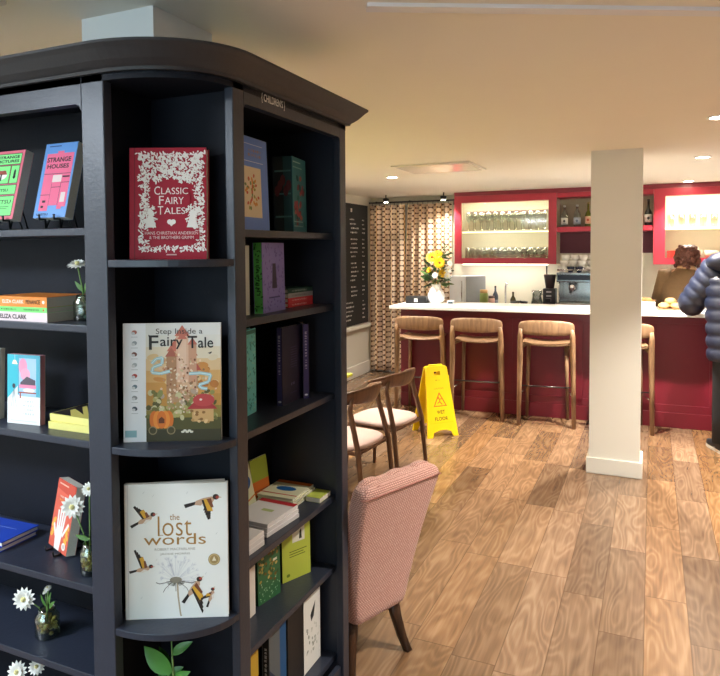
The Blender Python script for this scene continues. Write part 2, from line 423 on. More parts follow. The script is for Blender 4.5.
# daylight through the window behind the camera
a = bpy.data.lights.new('daylight', 'AREA'); a.shape = 'RECTANGLE'; a.size = 3.2; a.size_y = 1.5; a.energy = 65; a.color = (.66, .82, 1)
o = bpy.data.objects.new('daylight', a); COL.objects.link(o); o.location = (-1.3, WF-.14, 1.55); o.rotation_euler = (R(90), 0, 0)
w = bpy.data.worlds.new('sky'); sc.world = w; w.use_nodes = True
bg = w.node_tree.nodes['Background']
sky = w.node_tree.nodes.new('ShaderNodeTexSky'); sky.sky_type = 'NISHITA'; sky.sun_disc = False; sky.sun_elevation = R(20)
w.node_tree.links.new(sky.outputs[0], bg.inputs[0]); bg.inputs[1].default_value = .15

# ------------------------------------------------------------------ the bookcase
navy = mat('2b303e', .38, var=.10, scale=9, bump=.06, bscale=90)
navy_shaded = mat('0d111d', .62, var=.08, scale=9, bump=.05, bscale=90, spec=.25)  # same paint as outside, darkened for the shade inside the shelves
bc = thing('bookcase', 'tall charcoal navy painted bookcase with rounded corner shelves and moulded top', 'bookcase', (0, 0, 0))
XR, YL, YE = -1.06, 1.32, 2.25
TOP = 2.232
def arc(off=0, n=14, a=.268, b=.202):
    """quarter curve from the left face round to the right face, pushed out by off"""
    out = []
    for k in range(n+1):
        t = -math.pi/2 + math.pi/2*k/n
        nx, ny = math.cos(t)/a, math.sin(t)/b; l = math.hypot(nx, ny)
        out.append((-1.328 + a*math.cos(t) + nx/l*off, 1.522 + b*math.sin(t) + ny/l*off))
    return out
MB().box(-1.408, -1.328, YL, YL+.03, 0, TOP).build('post', navy, bc, bevel=.003)
MB().box(-2.72, -2.64, YL, YL+.03, 0, TOP).build('post', navy, bc, bevel=.003)
MB().box(XR-.028, XR, 1.522, 1.576, 0, TOP).build('post', navy, bc, bevel=.003)
MB().box(XR-.028, XR, 2.200, YE, 0, TOP).build('post', navy, bc, bevel=.003)
# left header with small round corners at the opening
hp = [(-2.64, TOP), (-2.64, 2.13)] + [(-2.62+.02*math.cos(t), 2.13+.02*math.sin(t)) for t in (math.pi, math.pi*.75, math.pi/2)] + [(-1.428+.02*math.cos(t), 2.13+.02*math.sin(t)) for t in (math.pi/2, math.pi/4, 0)] + [(-1.408, 2.13), (-1.408, TOP)]
MB().prism(hp, 0, .03, M=Matrix(((1, 0, 0, 0), (0, 0, 1, YL), (0, 1, 0, 0), (0, 0, 0, 1)))).build('header_rail', navy, bc)
hp = [(1.576, TOP), (1.576, 2.155)] + [(1.59+.014*math.cos(t), 2.155+.014*math.sin(t)) for t in (math.pi, math.pi*.75, math.pi/2)] + [(2.186+.014*math.cos(t), 2.155+.014*math.sin(t)) for t in (math.pi/2, math.pi/4, 0)] + [(2.2, 2.155), (2.2, TOP)]
hr = MB().prism(hp, 0, .028, M=Matrix(((0, 0, 1, XR-.028), (1, 0, 0, 0), (0, 1, 0, 0), (0, 0, 0, 1)))).build('header_rail', navy, bc)
A_ = Art(Matrix(((0, -1, 0, XR), (1, 0, 0, 1.736), (0, 0, 1, 2.204), (0, 0, 0, 1))))
A_.text("{ CHILDREN'S }", 0, 0, .135, .03, 'e6e6e6', bold=.01)
A_.done('lettering', hr)
# curved fascia over the corner niche
ring = arc(0, 14); rin = arc(-.022, 14)
MB().prism(ring + rin[::-1], 2.214, TOP).build('curved_fascia', navy, bc)
# carcass
MB().box(-2.72, -1.372, 1.585, 1.60, .0, TOP).build('back_panel', navy_shaded, bc)
MB().box(-1.40, -1.385, 1.59, YE, .0, TOP).build('back_panel', navy_shaded, bc)
MB().box(-1.395, -1.372, YL+.03, 1.585, .0, TOP).build('side_panel', navy_shaded, bc)
MB().box(-1.372, XR-.028, 1.55, 1.572, .0, TOP).build('side_panel', navy_shaded, bc)
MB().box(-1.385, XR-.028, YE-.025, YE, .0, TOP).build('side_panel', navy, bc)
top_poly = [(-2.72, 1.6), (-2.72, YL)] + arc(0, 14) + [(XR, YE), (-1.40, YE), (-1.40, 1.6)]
MB().prism(top_poly, TOP-.03, TOP).build('top_board', navy_shaded, bc)
# shelves
for z in (1.817, 1.548, 1.225, .812, .555, .20):
    MB().box(-2.64, -1.395, 1.335, 1.585, z-.021, z).build('shelf', navy, bc, bevel=.002)
for z in (1.815, 1.546, 1.206, .812, .538, .19):
    MB().box(-1.385, -1.103, 1.572, YE-.025, z-.022, z).build('shelf', navy, bc, bevel=.002)
for z in (1.729, 1.224, .722, .215):
    MB().prism(arc(-.002, 14) + [(-1.372, 1.55), (-1.372, 1.35), (-1.328, 1.35)], z-.02, z).build('shelf', navy, bc, bevel=.002)
pl = MB(); pl.box(-2.72, -1.328, YL+.012, YL+.03, 0, .17); pl.box(XR-.03, XR-.012, 1.54, YE, 0, .16)
pl.prism(arc(-.03, 10) + arc(-.05, 10)[::-1], 0, .195)
pl.build('plinth', navy, bc)
# crown moulding swept round the top
path = [(-2.72, YL, 0, -1)] + [(p[0], p[1], q[0]-p[0], q[1]-p[1]) for p, q in zip(arc(0, 16), arc(1, 16))] + [(XR, 1.7, 1, 0), (XR, YE, 1, 1), (-1.40, YE, 0, 1)]
prof = [(-.008, TOP-.012), (.013, TOP-.012), (.016, TOP-.004), (.022, TOP), (.036, TOP+.012), (.056, TOP+.036), (.066, TOP+.046), (.066, TOP+.053), (-.008, TOP+.053)]
MB().loft([[(x+nx*e, y+ny*e, z) for e, z in prof] for x, y, nx, ny in path], smooth=False).build('crown_moulding', mat('2b2a2e', .5, var=.08, scale=9, bump=.05, bscale=90), bc)

# ------------------------------------------------------------------ books on the round corner shelves
def art_classic(a, w, h):
    rnd = random.Random(3); W_ = 'eee6e2'
    a.rect(0, 0, w, h, 'a00f2c'); a.rect(.012, 0, .016, h, '7f0c22')
    x0, x1, y0, y1 = .028, w-.008, .018, h-.018
    def sprig(cx, cy, s):
        for k in range(3):
            t = rnd.uniform(0, 6.28); a.ell(cx+rnd.uniform(-s, s), cy+rnd.uniform(-s, s), s*rnd.uniform(.35, .75), s*rnd.uniform(.16, .3), W_, t, 8)
        if rnd.random() < .5:
            r = s*.55; a.line([(cx+r*math.cos(k*.7)*(1-k*.07), cy+r*math.sin(k*.7)*(1-k*.07)) for k in range(8)], .0011, W_)
    for k in range(26):
        f = k/25; sprig(x0+(x1-x0)*f, y1-.004, .0095); sprig(x0+(x1-x0)*f, y0+.012, .008)
    for k in range(30):
        f = k/29; y = y0+.02+(y1-y0-.02)*f
        sprig(x0+.008, y, .010); sprig(x1-.008, y, .010); sprig(x0+.02, y, .007); sprig(x1-.02, y, .007)
    for k in range(110):
        cx = rnd.uniform(x0+.012, x1-.012); cy = rnd.uniform(h*.70, y1-.012)
        if abs(cx-(x0+x1)/2) > .02 or cy > h*.74: sprig(cx, cy, .0095)
    mx = (x0+x1)/2
    for sx in (-1, 1):
        for k in range(22): sprig(mx+sx*rnd.uniform(.045, .078), rnd.uniform(h*.30, h*.48), .008)
        # small child in profile: dress, head, arm
        cx = mx+sx*.058; b = h*.285
        a.poly([(cx-.016, b), (cx+.016, b), (cx+.006, b+.034), (cx-.006, b+.034)], W_); a.ell(cx, b+.041, .0075, .0085, W_)
        a.line([(cx, b+.03), (cx-sx*.02, b+.022)], .004, W_)
    a.ell(mx-.005, h*.335, .007, .007, W_); a.ell(mx+.005, h*.335, .007, .007, W_); a.poly([(mx-.0115, h*.332), (mx+.0115, h*.332), (mx, h*.295)], W_)
    a.ell(mx, h*.55, .052, .046, 'a00f2c', 0, 24); a.rect(mx-.077, h*.178, mx+.077, h*.254, 'a00f2c')
    a.text('C', mx-.039, h*.615, .016, .023, W_); a.text('LASSIC', mx+.009, h*.611, .074, .018, W_)
    a.text('F', mx-.0275, h*.528, .013, .024, W_); a.text('AIRY', mx+.008, h*.525, .052, .019, W_)
    a.text('T', mx-.030, h*.438, .015, .023, W_); a.text('ALES', mx+.009, h*.434, .058, .018, W_)
    a.text('HANS CHRISTIAN ANDERSEN', mx, h*.235, .146, .0085, 'e3c9c6'); a.text('& THE BROTHERS GRIMM', mx, h*.195, .122, .0085, 'e3c9c6')
    a.rect(mx-.014, .011, mx+.014, .0145, 'd8a9ab')
def spine_classic(a, t, h): a.words(t/2, h*.6, .13, t*.4, 'eee6e2', rot=-math.pi/2)
book('crimson hardback of fairy tales with white lace-like ornament on upper corner shelf', .212, .308, .034, 'a00f2c', (-1.313, 1.388, 1.729), 24, 3, art_classic, ('96122a', spine_classic))

def art_step(a, w, h):
    rnd = random.Random(5)
    sx = .062
    a.rect(0, 0, sx, h, 'e9e9ee')
    # sky to dusk bands on the picture side
    for k, c in enumerate(('3f3a26', '54502c', '8a7a3c', 'b98743', 'c8924e', 'd2a468', 'd9b98e', 'dccfb8', 'dcd8d0', 'dddbd8')):
        a.rect(sx, h*(k/10), w, h*((k+1)/10), c)
    for k in range(26): a.ell(rnd.uniform(sx+.01, w-.01), rnd.uniform(h*.45, h*.72), rnd.uniform(.01, .022), rnd.uniform(.006, .012), rnd.choice(['c9a77a', 'd8b98a', 'c98a4a', 'b5743a', 'd9c9ae']), rnd.uniform(-.4, .4), 10)
    # icons down the strip
    for k, c in enumerate(('a8655a', '9aa0a5', '7a4a42', 'aab0b4', 'b04238', '6a7a84', '8b8f95', '4e5560')):
        y = h*(.925-.092*k)
        a.ell(.031, y, .0075, .006, c, rnd.uniform(-.5, .5)); a.ell(.028, y-.003, .005, .004, 'cfcfd2'); a.rect(.022, y-.0135, .040, y-.012, 'b5b5ba')
    a.rect(.004, .013, .036, .032, '8fb3bb')
    # a stack of little turrets and roofs
    cx = sx+.1
    for (dx, y0, wd, hh, c) in ((0, .33, .085, .11, 'b08a66'), (-.012, .42, .05, .14, 'c79c7a'), (.018, .43, .04, .12, 'd2ab8a'), (0, .50, .034, .16, 'd9b096'), (.028, .50, .022, .13, 'c7967a'), (-.03, .40, .028, .13, 'a97f5e'), (.0, .62, .022, .10, 'e0bda4')):
        a.rect(cx+dx-wd/2, h*y0, cx+dx+wd/2, h*y0+hh*.8, c)
        a.poly([(cx+dx-wd*.62, h*y0+hh*.8), (cx+dx+wd*.62, h*y0+hh*.8), (cx+dx, h*y0+hh*.8+wd*.9)], rnd.choice(['b4574b', 'c2705f', 'a6604e']))
    for k in range(60):
        a.ell(cx+rnd.gauss(0, .026), h*rnd.uniform(.3, .74), .003, .004, rnd.choice(['6f4a34', 'f0dcc0', '8f5f42', 'c98f6a', 'e8c8aa']), 0, 6)
    # thickets and bushes
    for k in range(90):
        a.ell(rnd.uniform(sx+.006, w-.012), h*rnd.uniform(.20, .43), rnd.uniform(.005, .012), rnd.uniform(.004, .009), rnd.choice(['6f6a3a', '8a8a52', 'a99f63', '5c5630', '9c8a5a', 'c2b98e', 'b09a88']), rnd.uniform(0, 3), 8)
    for k in range(120):
        a.ell(cx+rnd.gauss(0, .038), h*rnd.uniform(.24, .70), rnd.uniform(.002, .005), rnd.uniform(.0015, .004), rnd.choice(['d9c2a8', 'd9b79c', 'b98f72', 'e0cfb8', 'b98a74', '8a6a4c', 'c2b590']), rnd.uniform(0, 3), 6)
    # ribbons
    for pts in ([(sx+.016, h*.66), (sx+.028, h*.70), (sx+.046, h*.71), (sx+.044, h*.655), (sx+.02, h*.63), (sx+.016, h*.585), (sx+.04, h*.575), (sx+.066, h*.595)], [(sx+.118, h*.57), (sx+.15, h*.575), (sx+.178, h*.56), (sx+.172, h*.50), (sx+.145, h*.475), (sx+.15, h*.45), (sx+.168, h*.44)]):
        a.line(pts, .0085, '9dc3cb'); a.line(pts, .002, 'd6e6e8')
    # mushroom house
    a.rect(sx+.126, h*.165, sx+.185, h*.275, 'c9a06a')
    a.poly([(sx+.112, h*.27), (sx+.196, h*.27), (sx+.178, h*.325), (sx+.13, h*.325)], 'a93a3c'); a.ell(sx+.158, h*.345, .03, .018, 'b94747', 0, 14); a.ell(sx+.15, h*.35, .004, .003, 'e6d6cc')
    for k in range(12): a.ell(rnd.uniform(sx+.125, w-.014), h*rnd.uniform(.15, .26), .005, .004, rnd.choice(['dcb884', 'b58a54', '8a6238']), 0, 8)
    # pumpkin coach
    for k in (-2, 2, -1, 1, 0): a.ell(sx+.042+k*.010, h*.185, .013, .025, ('d2702c', 'e08a3a')[k % 2], 0, 14)
    a.poly([(sx+.034, h*.155), (sx+.050, h*.155), (sx+.050, h*.19), (sx+.042, h*.21), (sx+.034, h*.19)], '6a3a22')
    for dx in (.018, .068): a.ell(sx+dx, h*.095, .012, .012, '8a7a5a', 0, 14); a.ell(sx+dx, h*.095, .009, .009, '4a4228', 0, 14)
    for k in range(5): a.ell(sx+.1+k*.006, h*.085+rnd.uniform(-.003, .003), .005, .003, 'dcd6c6')
    # a bird and the title
    a.poly([(w-.036, h*.745), (w-.024, h*.757), (w-.026, h*.742), (w-.03, h*.735)], '4a4240')
    K = '4a4440'
    a.text('Step Inside a', sx+.092, h*.925, .128, .020, K)
    a.text('F', sx+.022, h*.838, .026, .040, '2e2a2a', bold=.01); a.text('airy', sx+.0705, h*.832, .062, .034, '2e2a2a', bold=.01)
    a.text('T', sx+.128, h*.838, .026, .034, '2e2a2a', bold=.01); a.text('ale', sx+.1645, h*.834, .042, .030, '2e2a2a', bold=.01)
    for x in (sx+.022, sx+.128): a.rect(x-.014, h*.838+.016, x-.012, h*.838+.022, '2e2a2a')
book('large pale picture book with a tower scene and orange pumpkin coach on middle corner shelf', .268, .328, .012, 'e6e6e6', (-1.329, 1.368, 1.224), 27, 2.5, art_step, ('dcdcdc', None))

def bird(a, cx, cy, s, rot, wing):
    def T(pts): return [(cx + (x*math.cos(rot)-y*math.sin(rot))*s, cy + (x*math.sin(rot)+y*math.cos(rot))*s) for x, y in pts]
    a.poly(T([(-1.0, -.22), (-.35, -.1), (-.3, .06), (-1.05, -.02)]), '2c2624')
    a.poly(T([(-.5, -.12), (0, -.24), (.45, -.12), (.62, .08), (.45, .2), (.0, .18), (-.4, .08)]), 'c9a58a')
    a.poly(T([(-.2, -.2), (.1, -.23), (.4, -.1), (.1, -.02)]), 'ece4dc')
    e = T([(.66, .15)])[0]; a.ell(e[0], e[1], s*.17, s*.15, '3a2e2a'); e = T([(.73, .12)])[0]; a.ell(e[0], e[1], s*.09, s*.09, 'a8453a', 0, 8)
    a.poly(T([(.82, .16), (.98, .08), (.8, .06)]), 'cbb79a')
    for k in range(5):
        f = k/4; q = wing
        a.poly(T([(-.1+.3*f, .08), (.12+.25*f, .1), (q[0]*(1-.18*k)+.25*f, q[1]*(1-.12*k)), (q[0]*(1-.18*k)-.16, q[1]*(1-.14*k)-.06)]), ('2b2422', '3a2f2a', '2b2422', '4a3a30', '2b2422')[k])
    a.poly(T([(0, .1), (.36, .12), (.3+wing[0]*.45, wing[1]*.62), (.02+wing[0]*.45, wing[1]*.55)]), 'd9a63a')
    a.poly(T([(.16, .1), (.4, .12), (.4+wing[0]*.3, wing[1]*.4), (.26+wing[0]*.3, wing[1]*.4)]), '7d4a34')
def art_lost(a, w, h):
    G = 'a97f45'
    a.rect(0, 0, w, h, 'efefec'); a.rect(.008, 0, .0095, h, 'cfcfcf')
    bird(a, .055, h*.735, .041, .35, (-.25, 1.15)); bird(a, w-.066, h*.862, .053, .12, (.25, -.95)); bird(a, .048, h*.37, .036, .1, (-.35, 1.6))
    # dandelion clock
    cx, cy = w*.49, h*.275
    rnd = random.Random(9)
    a.line([(cx+.004, cy), (cx+.006, h*.16), (cx+.012, h*.03), (cx+.014, .006)], .0045, 'b5a58c'); a.line([(cx-.001, cy), (cx+.0, h*.2)], .002, '8f8a86')
    for k in range(46):
        t = rnd.uniform(-.5, 3.64); r = rnd.uniform(.03, .056)
        x, y = cx+r*1.1*math.cos(t), cy+.012+r*math.sin(t)
        a.line([(cx+.012*math.cos(t), cy+.006+.01*math.sin(t)), (x, y)], .0005, 'c9c9d2')
        for q in (-.5, 0, .5): a.line([(x, y), (x+.008*math.cos(t+q), y+.008*math.sin(t+q))], .0005, 'b9b9c8')
    for k in range(24):
        t = rnd.uniform(3.0, 6.4); a.line([(cx, cy), (cx+.026*math.cos(t), cy+.014*math.sin(t))], .0012, '6a665e')
    a.ell(cx, cy+.004, .017, .009, '8d8677')
    for sx in (-1, 1): a.line([(cx+sx*.01, cy), (cx+sx*.045, cy-.006), (cx+sx*.055, cy-.002)], .0022, '77706a'); a.line([(cx+sx*.012, cy-.004), (cx+sx*.03, cy-.02), (cx+sx*.035, cy-.03)], .0016, '77706a')
    bird(a, w*.66, h*.215, .047, .8, (-.55, -1.35)); bird(a, w*.83, h*.155, .031, 1.1, (-.5, .75))
    a.ell(w*.865, h*.43, .0165, .0165, 'a58c5c', 0, 24); a.ell(w*.865, h*.43, .0145, .0145, 'c9b380', 0, 24); a.ell(w*.865, h*.43, .012, .012, 'a58c5c', 0, 20); a.poly([(w*.865-.006, h*.43-.004), (w*.865, h*.43+.009), (w*.865+.006, h*.43-.004)], 'e6dcc0')
    for k in range(9): x = rnd.uniform(.04, w-.03); y = rnd.uniform(h*.1, h*.95); a.line([(x, y), (x+.004, y+.006)], .0007, 'b5b5b5')
    a.text('the', w*.485, h*.752, .027, .017, G); a.text('lost', w*.485, h*.686, .094, .056, G, bold=-.008); a.text('words', w*.485, h*.588, .172, .031, G)
    # little serifs on the tall stems
    a.rect(w*.325, h*.682-.0245, w*.325+.014, h*.682-.023, G)
    a.text('ROBERT MACFARLANE', w*.485, h*.515, .112, .0068, 'a5a098'); a.text('JACKIE MORRIS', w*.485, h*.478, .082, .0068, 'a5a098')
book('large white hardback with gold lettering, small birds and dandelion on lower corner shelf', .285, .380, .014, 'efefec', (-1.333, 1.366, .722), 27, 1.5, art_lost, ('e0e0e0', None))
lb_ = MB().box(0, .27, 0, .002, .002, .378).build('back_board', mat('e9e9e6', .5), bpy.data.objects[[o.name for o in bpy.data.objects if o.name.startswith('book') and o.parent is None and 'dandelion' in o.get('label', '')][0]])
lb_.location = (.003, .0145, 0); lb_.rotation_euler = (0, 0, R(5))

# zamia-like house plant under the lowest picture book
leaf_m = mat('3f7a2c', .35, var=.25, scale=25); stem_m = mat('6f8f4a', .5)
def leaf(mb, base, d, n, L_, W_, m, bend=.15):
    d = Vector(d).normalized(); n = Vector(n); n = (n - d*n.dot(d)).normalized(); s = d.cross(n); i = mb.mi(m)
    rows = []
    for k in range(7):
        f = k/6; wd = W_*math.sin(math.pi*min(1, f*.94+.06))**.8*(1-.25*f) if k < 6 else .0008
        c = Vector(base) + d*L_*f - n*bend*L_*f*f
        rows.append([mb.bm.verts.new(c - s*wd/2 + n*wd*.12), mb.bm.verts.new(c), mb.bm.verts.new(c + s*wd/2 + n*wd*.12)])
    for r, q in zip(rows[:-1], rows[1:]):
        for k in (0, 1): mb.face([r[k], r[k+1], q[k+1], q[k]], i, True)
pt = thing('potted_plant', 'green leafy pot plant standing under the white picture book', 'plant', (-1.235, 1.445, .215))
MB().lathe([(.0, 0), (.045, 0), (.058, .09), (.060, .10), (.054, .10), (.05, .085), (0, .085)], seg=24).build('pot', mat('6b6f6a', .6), pt)
lv = MB()
for (sx, sy, top, ts) in ((.02, -.03, .45, .0), (-.04, .02, .33, 1.2), (.05, .02, .27, 2.2)):
    p0 = Vector((sx*.3, sy*.3, .08)); p1 = Vector((sx, sy, top))
    MB().tube([p0, (p0+p1)/2 + Vector((.006, 0, 0)), p1], [.005, .004, .002], 6).build('stem', stem_m, pt)
    for k in range(6):
        f = .45 + .55*k/5; c = p0.lerp(p1, f); sd = -1 if k % 2 else 1
        leaf(lv, c, (sd*.75, -.25+.1*k, .55), (0, -.9, .4), .07 if top > .4 else .055, .03, leaf_m)
leaf(lv, (.016, -.03, .355), (-.72, -.2, .62), (.2, -.95, .2), .105, .062, leaf_m, .05)
lv.build('leaves', None, pt, recalc=False)

# ------------------------------------------------------------------ left shelves
def easel(label, x, y, z, rz, w=.07, lean=12, hi=.004):
    t = thing('book_easel', label, 'book stand', (x, y, z), R(rz), 'small black book easels')
    m = mat('141414', .4)
    for sx in (-w/2, w/2):
        q = MB(); q.tube([(sx, -.012, .0035), (sx, -.014, hi), (sx, -.034, hi), (sx, -.036, hi+.014)], .0035, 6); q.tube([(sx, -.012, .0045), (sx*.5, .03, .11)], .0035, 6); q.tube([(sx, -.01, .0035), (sx, .065, .0035)], .0035, 6)
        q.build('side_wire', m, t)
    MB().tube([(-w/2, .03, .0045), (w/2, .03, .0045)], .003, 6).build('cross_bar', m, t)
    MB().tube([(-w*.3, .03, .1), (-w*.2, .066, .0045), (w*.2, .066, .0045), (w*.3, .03, .1)], .0028, 6).build('back_leg', m, t)
    return t
def art_pictures(a, w, h):
    K = '1b1b1b'; G = '86e88a'
    def panel(x0, y0, x1, y1):
        a.rect(x0-.002, y0-.002, x1+.002, y1+.002, K); a.rect(x0, y0, x1, y1, G)
    panel(.012, h*.80, w-.012, h*.95); panel(.012, h*.52, w*.62, h*.775); panel(w*.66, h*.52, w-.012, h*.775); panel(.012, h*.36, w-.012, h*.49); panel(.012, .012, w-.012, h*.33)
    a.text('STRANGE', w/2, h*.905, w*.72, h*.042, K, bold=.03); a.text('PICTURES', w/2, h*.845, w*.72, h*.042, K, bold=.03)
    a.ell(w*.36, h*.645, w*.19, h*.07, 'f3efe8'); a.poly([(w*.18, h*.65), (w*.24, h*.71), (w*.48, h*.71), (w*.55, h*.65)], '9a4438'); a.rect(w*.33, h*.56, w*.38, h*.66, K)
    a.ell(w*.79, h*.65, .005, .016, K); a.ell(w*.79, h*.61, .006, .006, K)
    a.text('UKETSU', w*.42, h*.42, w*.5, h*.04, K, bold=.02)
    a.text('UKETSU', w/2, h*.25, w*.68, h*.055, K, bold=.01); a.rect(w*.2, h*.175, w*.8, h*.182, K); a.rect(w*.25, h*.15, w*.75, h*.156, K)
easel('black wire book easel under the green and pink paperback', -1.825, 1.41, 1.817, 0, .06, hi=.03)
book('pink and green comic-panel paperback on an easel, leftmost on the upper shelf', .135, .222, .030, 'e56a80', (-1.903, 1.385, 1.852), 0, 14, art_pictures, ('d35a72', None), hard=False)
def art_houses(a, w, h):
    K = '1b1b1b'; P = 'ef6d92'
    a.rect(w*.12, h*.955, w*.5, h*.968, '26457e')
    a.poly([(w*.10, h*.86), (w*.42, h*.86), (w*.42, h*.89), (w*.62, h*.89), (w*.62, h*.86), (w*.94, h*.86), (w*.94, h*.14), (w*.82, h*.14), (w*.82, h*.11), (w*.68, h*.11), (w*.68, h*.16), (w*.40, h*.16), (w*.40, h*.09), (w*.12, h*.09)], P)
    for x0, y0, x1, y1 in ((.1, .58, .94, .586), (.4, .16, .406, .58), (.1, .3, .4, .306), (.4, .4, .7, .406), (.68, .16, .69, .46), (.68, .46, .94, .466)): a.rect(w*x0, h*y0, w*x1, h*y1, K)
    a.rect(w*.40, h*.47, w*.68, h*.565, 'e8d4d0'); a.rect(w*.7, h*.53, w*.92, h*.55, K); a.rect(w*.74, h*.2, w*.88, h*.33, 'e8d4d0')
    a.text('STRANGE', w/2, h*.775, w*.74, h*.065, K, bold=.03); a.text('HOUSES', w*.5, h*.685, w*.68, h*.06, K, bold=.03)
    a.rect(w*.2, h*.2, w*.3, h*.23, K); a.rect(w*.18, h*.13, w*.26, h*.16, K)
    a.text('UKETSU', w*.27, h*.045, w*.36, h*.028, K, bold=.02)
easel('black wire book easel under the blue and pink paperback', -1.612, 1.41, 1.817, 0, .06, hi=.03)
book('blue paperback with pink house-plan cover on an easel beside the bookcase post', .130, .232, .030, '5b95da', (-1.680, 1.385, 1.852), 0, 14, art_houses, ('4a80c4', None), hard=False)

def sp(text, c, hfrac=.5, bold=.02, span=.8, off=.5):
    def f(a, t, h): a.words(t/2, h*off, h*span, t*hfrac, c, rot=-math.pi/2)
    return f
def sp_pen(a, t, h):
    a.text('PENANCE', t/2, h*.25, h*.26, t*.42, '3a2a20', bold=.02, rot=-math.pi/2); a.text('ELIZA CLARK', t/2, h*.62, h*.40, t*.36, 'f4ead8', bold=.02, rot=-math.pi/2); a.ell(t/2, h*.06, t*.16, t*.16, 'f4ead8')
def sp_clark(a, t, h): a.text('ELIZA CLARK', t/2, h*.62, h*.50, t*.5, '3a2f33', bold=.03, rot=-math.pi/2)
def sp_small(a, t, h):
    a.words(t/2, h*.28, h*.28, t*.34, '2f5a2a', rot=-math.pi/2); a.ell(t/2, h*.06, t*.2, t*.2, 'c95a2a'); a.words(t/2, h*.7, h*.30, t*.34, '2f5a2a', rot=-math.pi/2)
gs = 'novels lying in a stack beside the jar'
z0 = 1.548
for lab, t, col, f in (('pale pink paperback lying at the bottom of the stack beside the glass jar', .027, 'e8d3d6', sp_clark), ('thin lime green paperback in the middle of the stack beside the glass jar', .015, '7fe07a', sp_small), ('orange paperback lying on top of the stack beside the glass jar', .030, 'ea8a34', sp_pen)):
    book(lab, .155, .225, t, col, (-1.588, 1.348, z0+t), 90, 0, None, (col, f), pages='c9c4b8', group=gs, hard=False, flat=True); z0 += t + .0004

def flower(t, p, r, m, face=(-.3, -.9, .25), n=14, centre='e8dc9a'):
    """daisy-like head made of single petals"""
    pet = MB(); F = Vector(face).normalized(); a = F.cross(Vector((0, 0, 1))).normalized(); b = F.cross(a)
    for ring_, k0, rr in ((0, n, 1), (1, n-3, .7)):
        for k in range(k0):
            t_ = 2*math.pi*(k+.5*ring_)/k0; d = a*math.cos(t_) + b*math.sin(t_) + F*(.15+.35*ring_)
            leaf(pet, Vector(p) + F*.002*ring_, d, F, r*rr, r*.5, m, .1)
    h = pet.build('flower_head', None, t, recalc=False)
    MB().ball(Vector(p) + F*.006, r*.22, mat(centre, .8), 10).build('flower_centre', None, h)
white_p = mat('f3f1ea', .6); green_s = mat('5d7f3c', .5)
jar_glass = glass('e6efe6', .10)
def jar_vase(label, x, y, z, r, h, stones, heads, greens=(), group='small glass jars of white flowers'):
    t = thing('flower_jar', label, 'vase', (x, y, z), 0, group)
    MB().lathe([(r*.9, 0), (r, .006), (r, h*.72), (r*.72, h*.88), (r*.68, h), (r*.64, h), (r*.68, h*.87), (r*.94, h*.71), (r*.94, .008), (0, .006)], seg=20).build('jar', jar_glass, t)
    st = MB(); rnd = random.Random(int(x*-1000))
    for k in range(46):
        a = rnd.uniform(0, 6.28); q = r*.72*math.sqrt(rnd.random())
        st.ball((q*math.cos(a), q*math.sin(a), .012+rnd.random()*h*.55), .006*rnd.uniform(.8, 1.3), mat(rnd.choice(stones), .4), 6)
    s_ = st.build('pebbles', None, t); s_['kind'] = 'stuff'
    for (p, r_, f) in heads:
        b = Vector(p) - Vector(f).normalized()*.004
        MB().tube([(0, 0, .02), (b.x*.35, b.y*.35, h*.9 + (b.z-h)*.3), b], .0022, 6).build('stem', green_s, t)
        flower(t, p, r_, white_p, f)
    for (p, d) in greens:
        q = MB(); leaf(q, p, d, (-.2, -.9, .3), .045, .016, mat('4f7a35', .5, var=.2)); q.build('leaf', None, t, recalc=False)
    return t
jar_vase('small clear glass jar with a white flower beside the stacked novels', -1.533, 1.435, 1.548, .033, .078, ('9aa7a4', 'c2cbc8', '6f7d7a'), [((-.010, -.015, .165), .030, (.15, -.35, .9))], [((0, 0, .085), (-.5, -.2, .5)), ((0, 0, .08), (.3, -.2, .8))])
def art_room(a, w, h):
    a.poly([(0, h*.36), (w*.32, h*.55), (w*.32, h), (0, h)], '46b7c8'); a.rect(w*.32, h*.40, w, h, '5aa9bd')
    a.poly([(0, 0), (w, 0), (w, h*.40), (w*.32, h*.42), (0, h*.33)], 'efeeea')
    a.rect(w*.36, h*.40, w*.88, h*.95, 'a9c8e6'); a.ell(w*.48, h*.83, w*.13, h*.12, 'e79ab6', 0, 18); a.ell(w*.55, h*.72, w*.15, h*.09, 'e8a4bc', .3, 18)
    a.poly([(w*.4, h*.60), (w*.6, h*.69), (w*.86, h*.64), (w*.86, h*.56), (w*.4, h*.56)], '5f5660'); a.rect(w*.36, h*.52, w*.88, h*.57, 'e58aa8'); a.ell(w*.66, h*.49, w*.18, h*.03, 'f2f0ec')
    a.rect(w*.34, h*.445, w*.88, h*.465, 'a8584a'); a.rect(w*.38, h*.37, w*.42, h*.45, 'a8584a')
    a.poly([(w*.14, h*.86), (w*.32, h*.86), (w*.26, h*.92), (w*.18, h*.92)], 'f3e2c4'); a.rect(w*.225, h*.90, w*.235, h, 'e8e8e8')
    a.ell(w*.2, h*.545, w*.05, h*.035, '4a4a52'); 
    for dx in (-.08, 0, .08): a.line([(w*.2, h*.51), (w*(.2+dx), h*.24)], .0012, '8a8f94')
    for k in range(4): a.words(w*.66, h*(.33-.06*k), w*(.30+.05*(k % 2)), h*.03, 'b5b9ba')
    a.rect(w*.1, h*.04, w*.9, h*.05, 'cfcfcf')
book('white and teal paperback with a pink window scene, standing on the middle left shelf', .128, .212, .020, 'dfe3e2', (-1.815, 1.386, 1.2256), 5, 2, art_room, ('c9c9c9', None), pages='c98a98', hard=False)
book('grey book standing at the left edge of the photo on the middle shelf', .13, .222, .02, '8f9694', (-2.003, 1.385, 1.2256), 8, 3, None, None, hard=False)
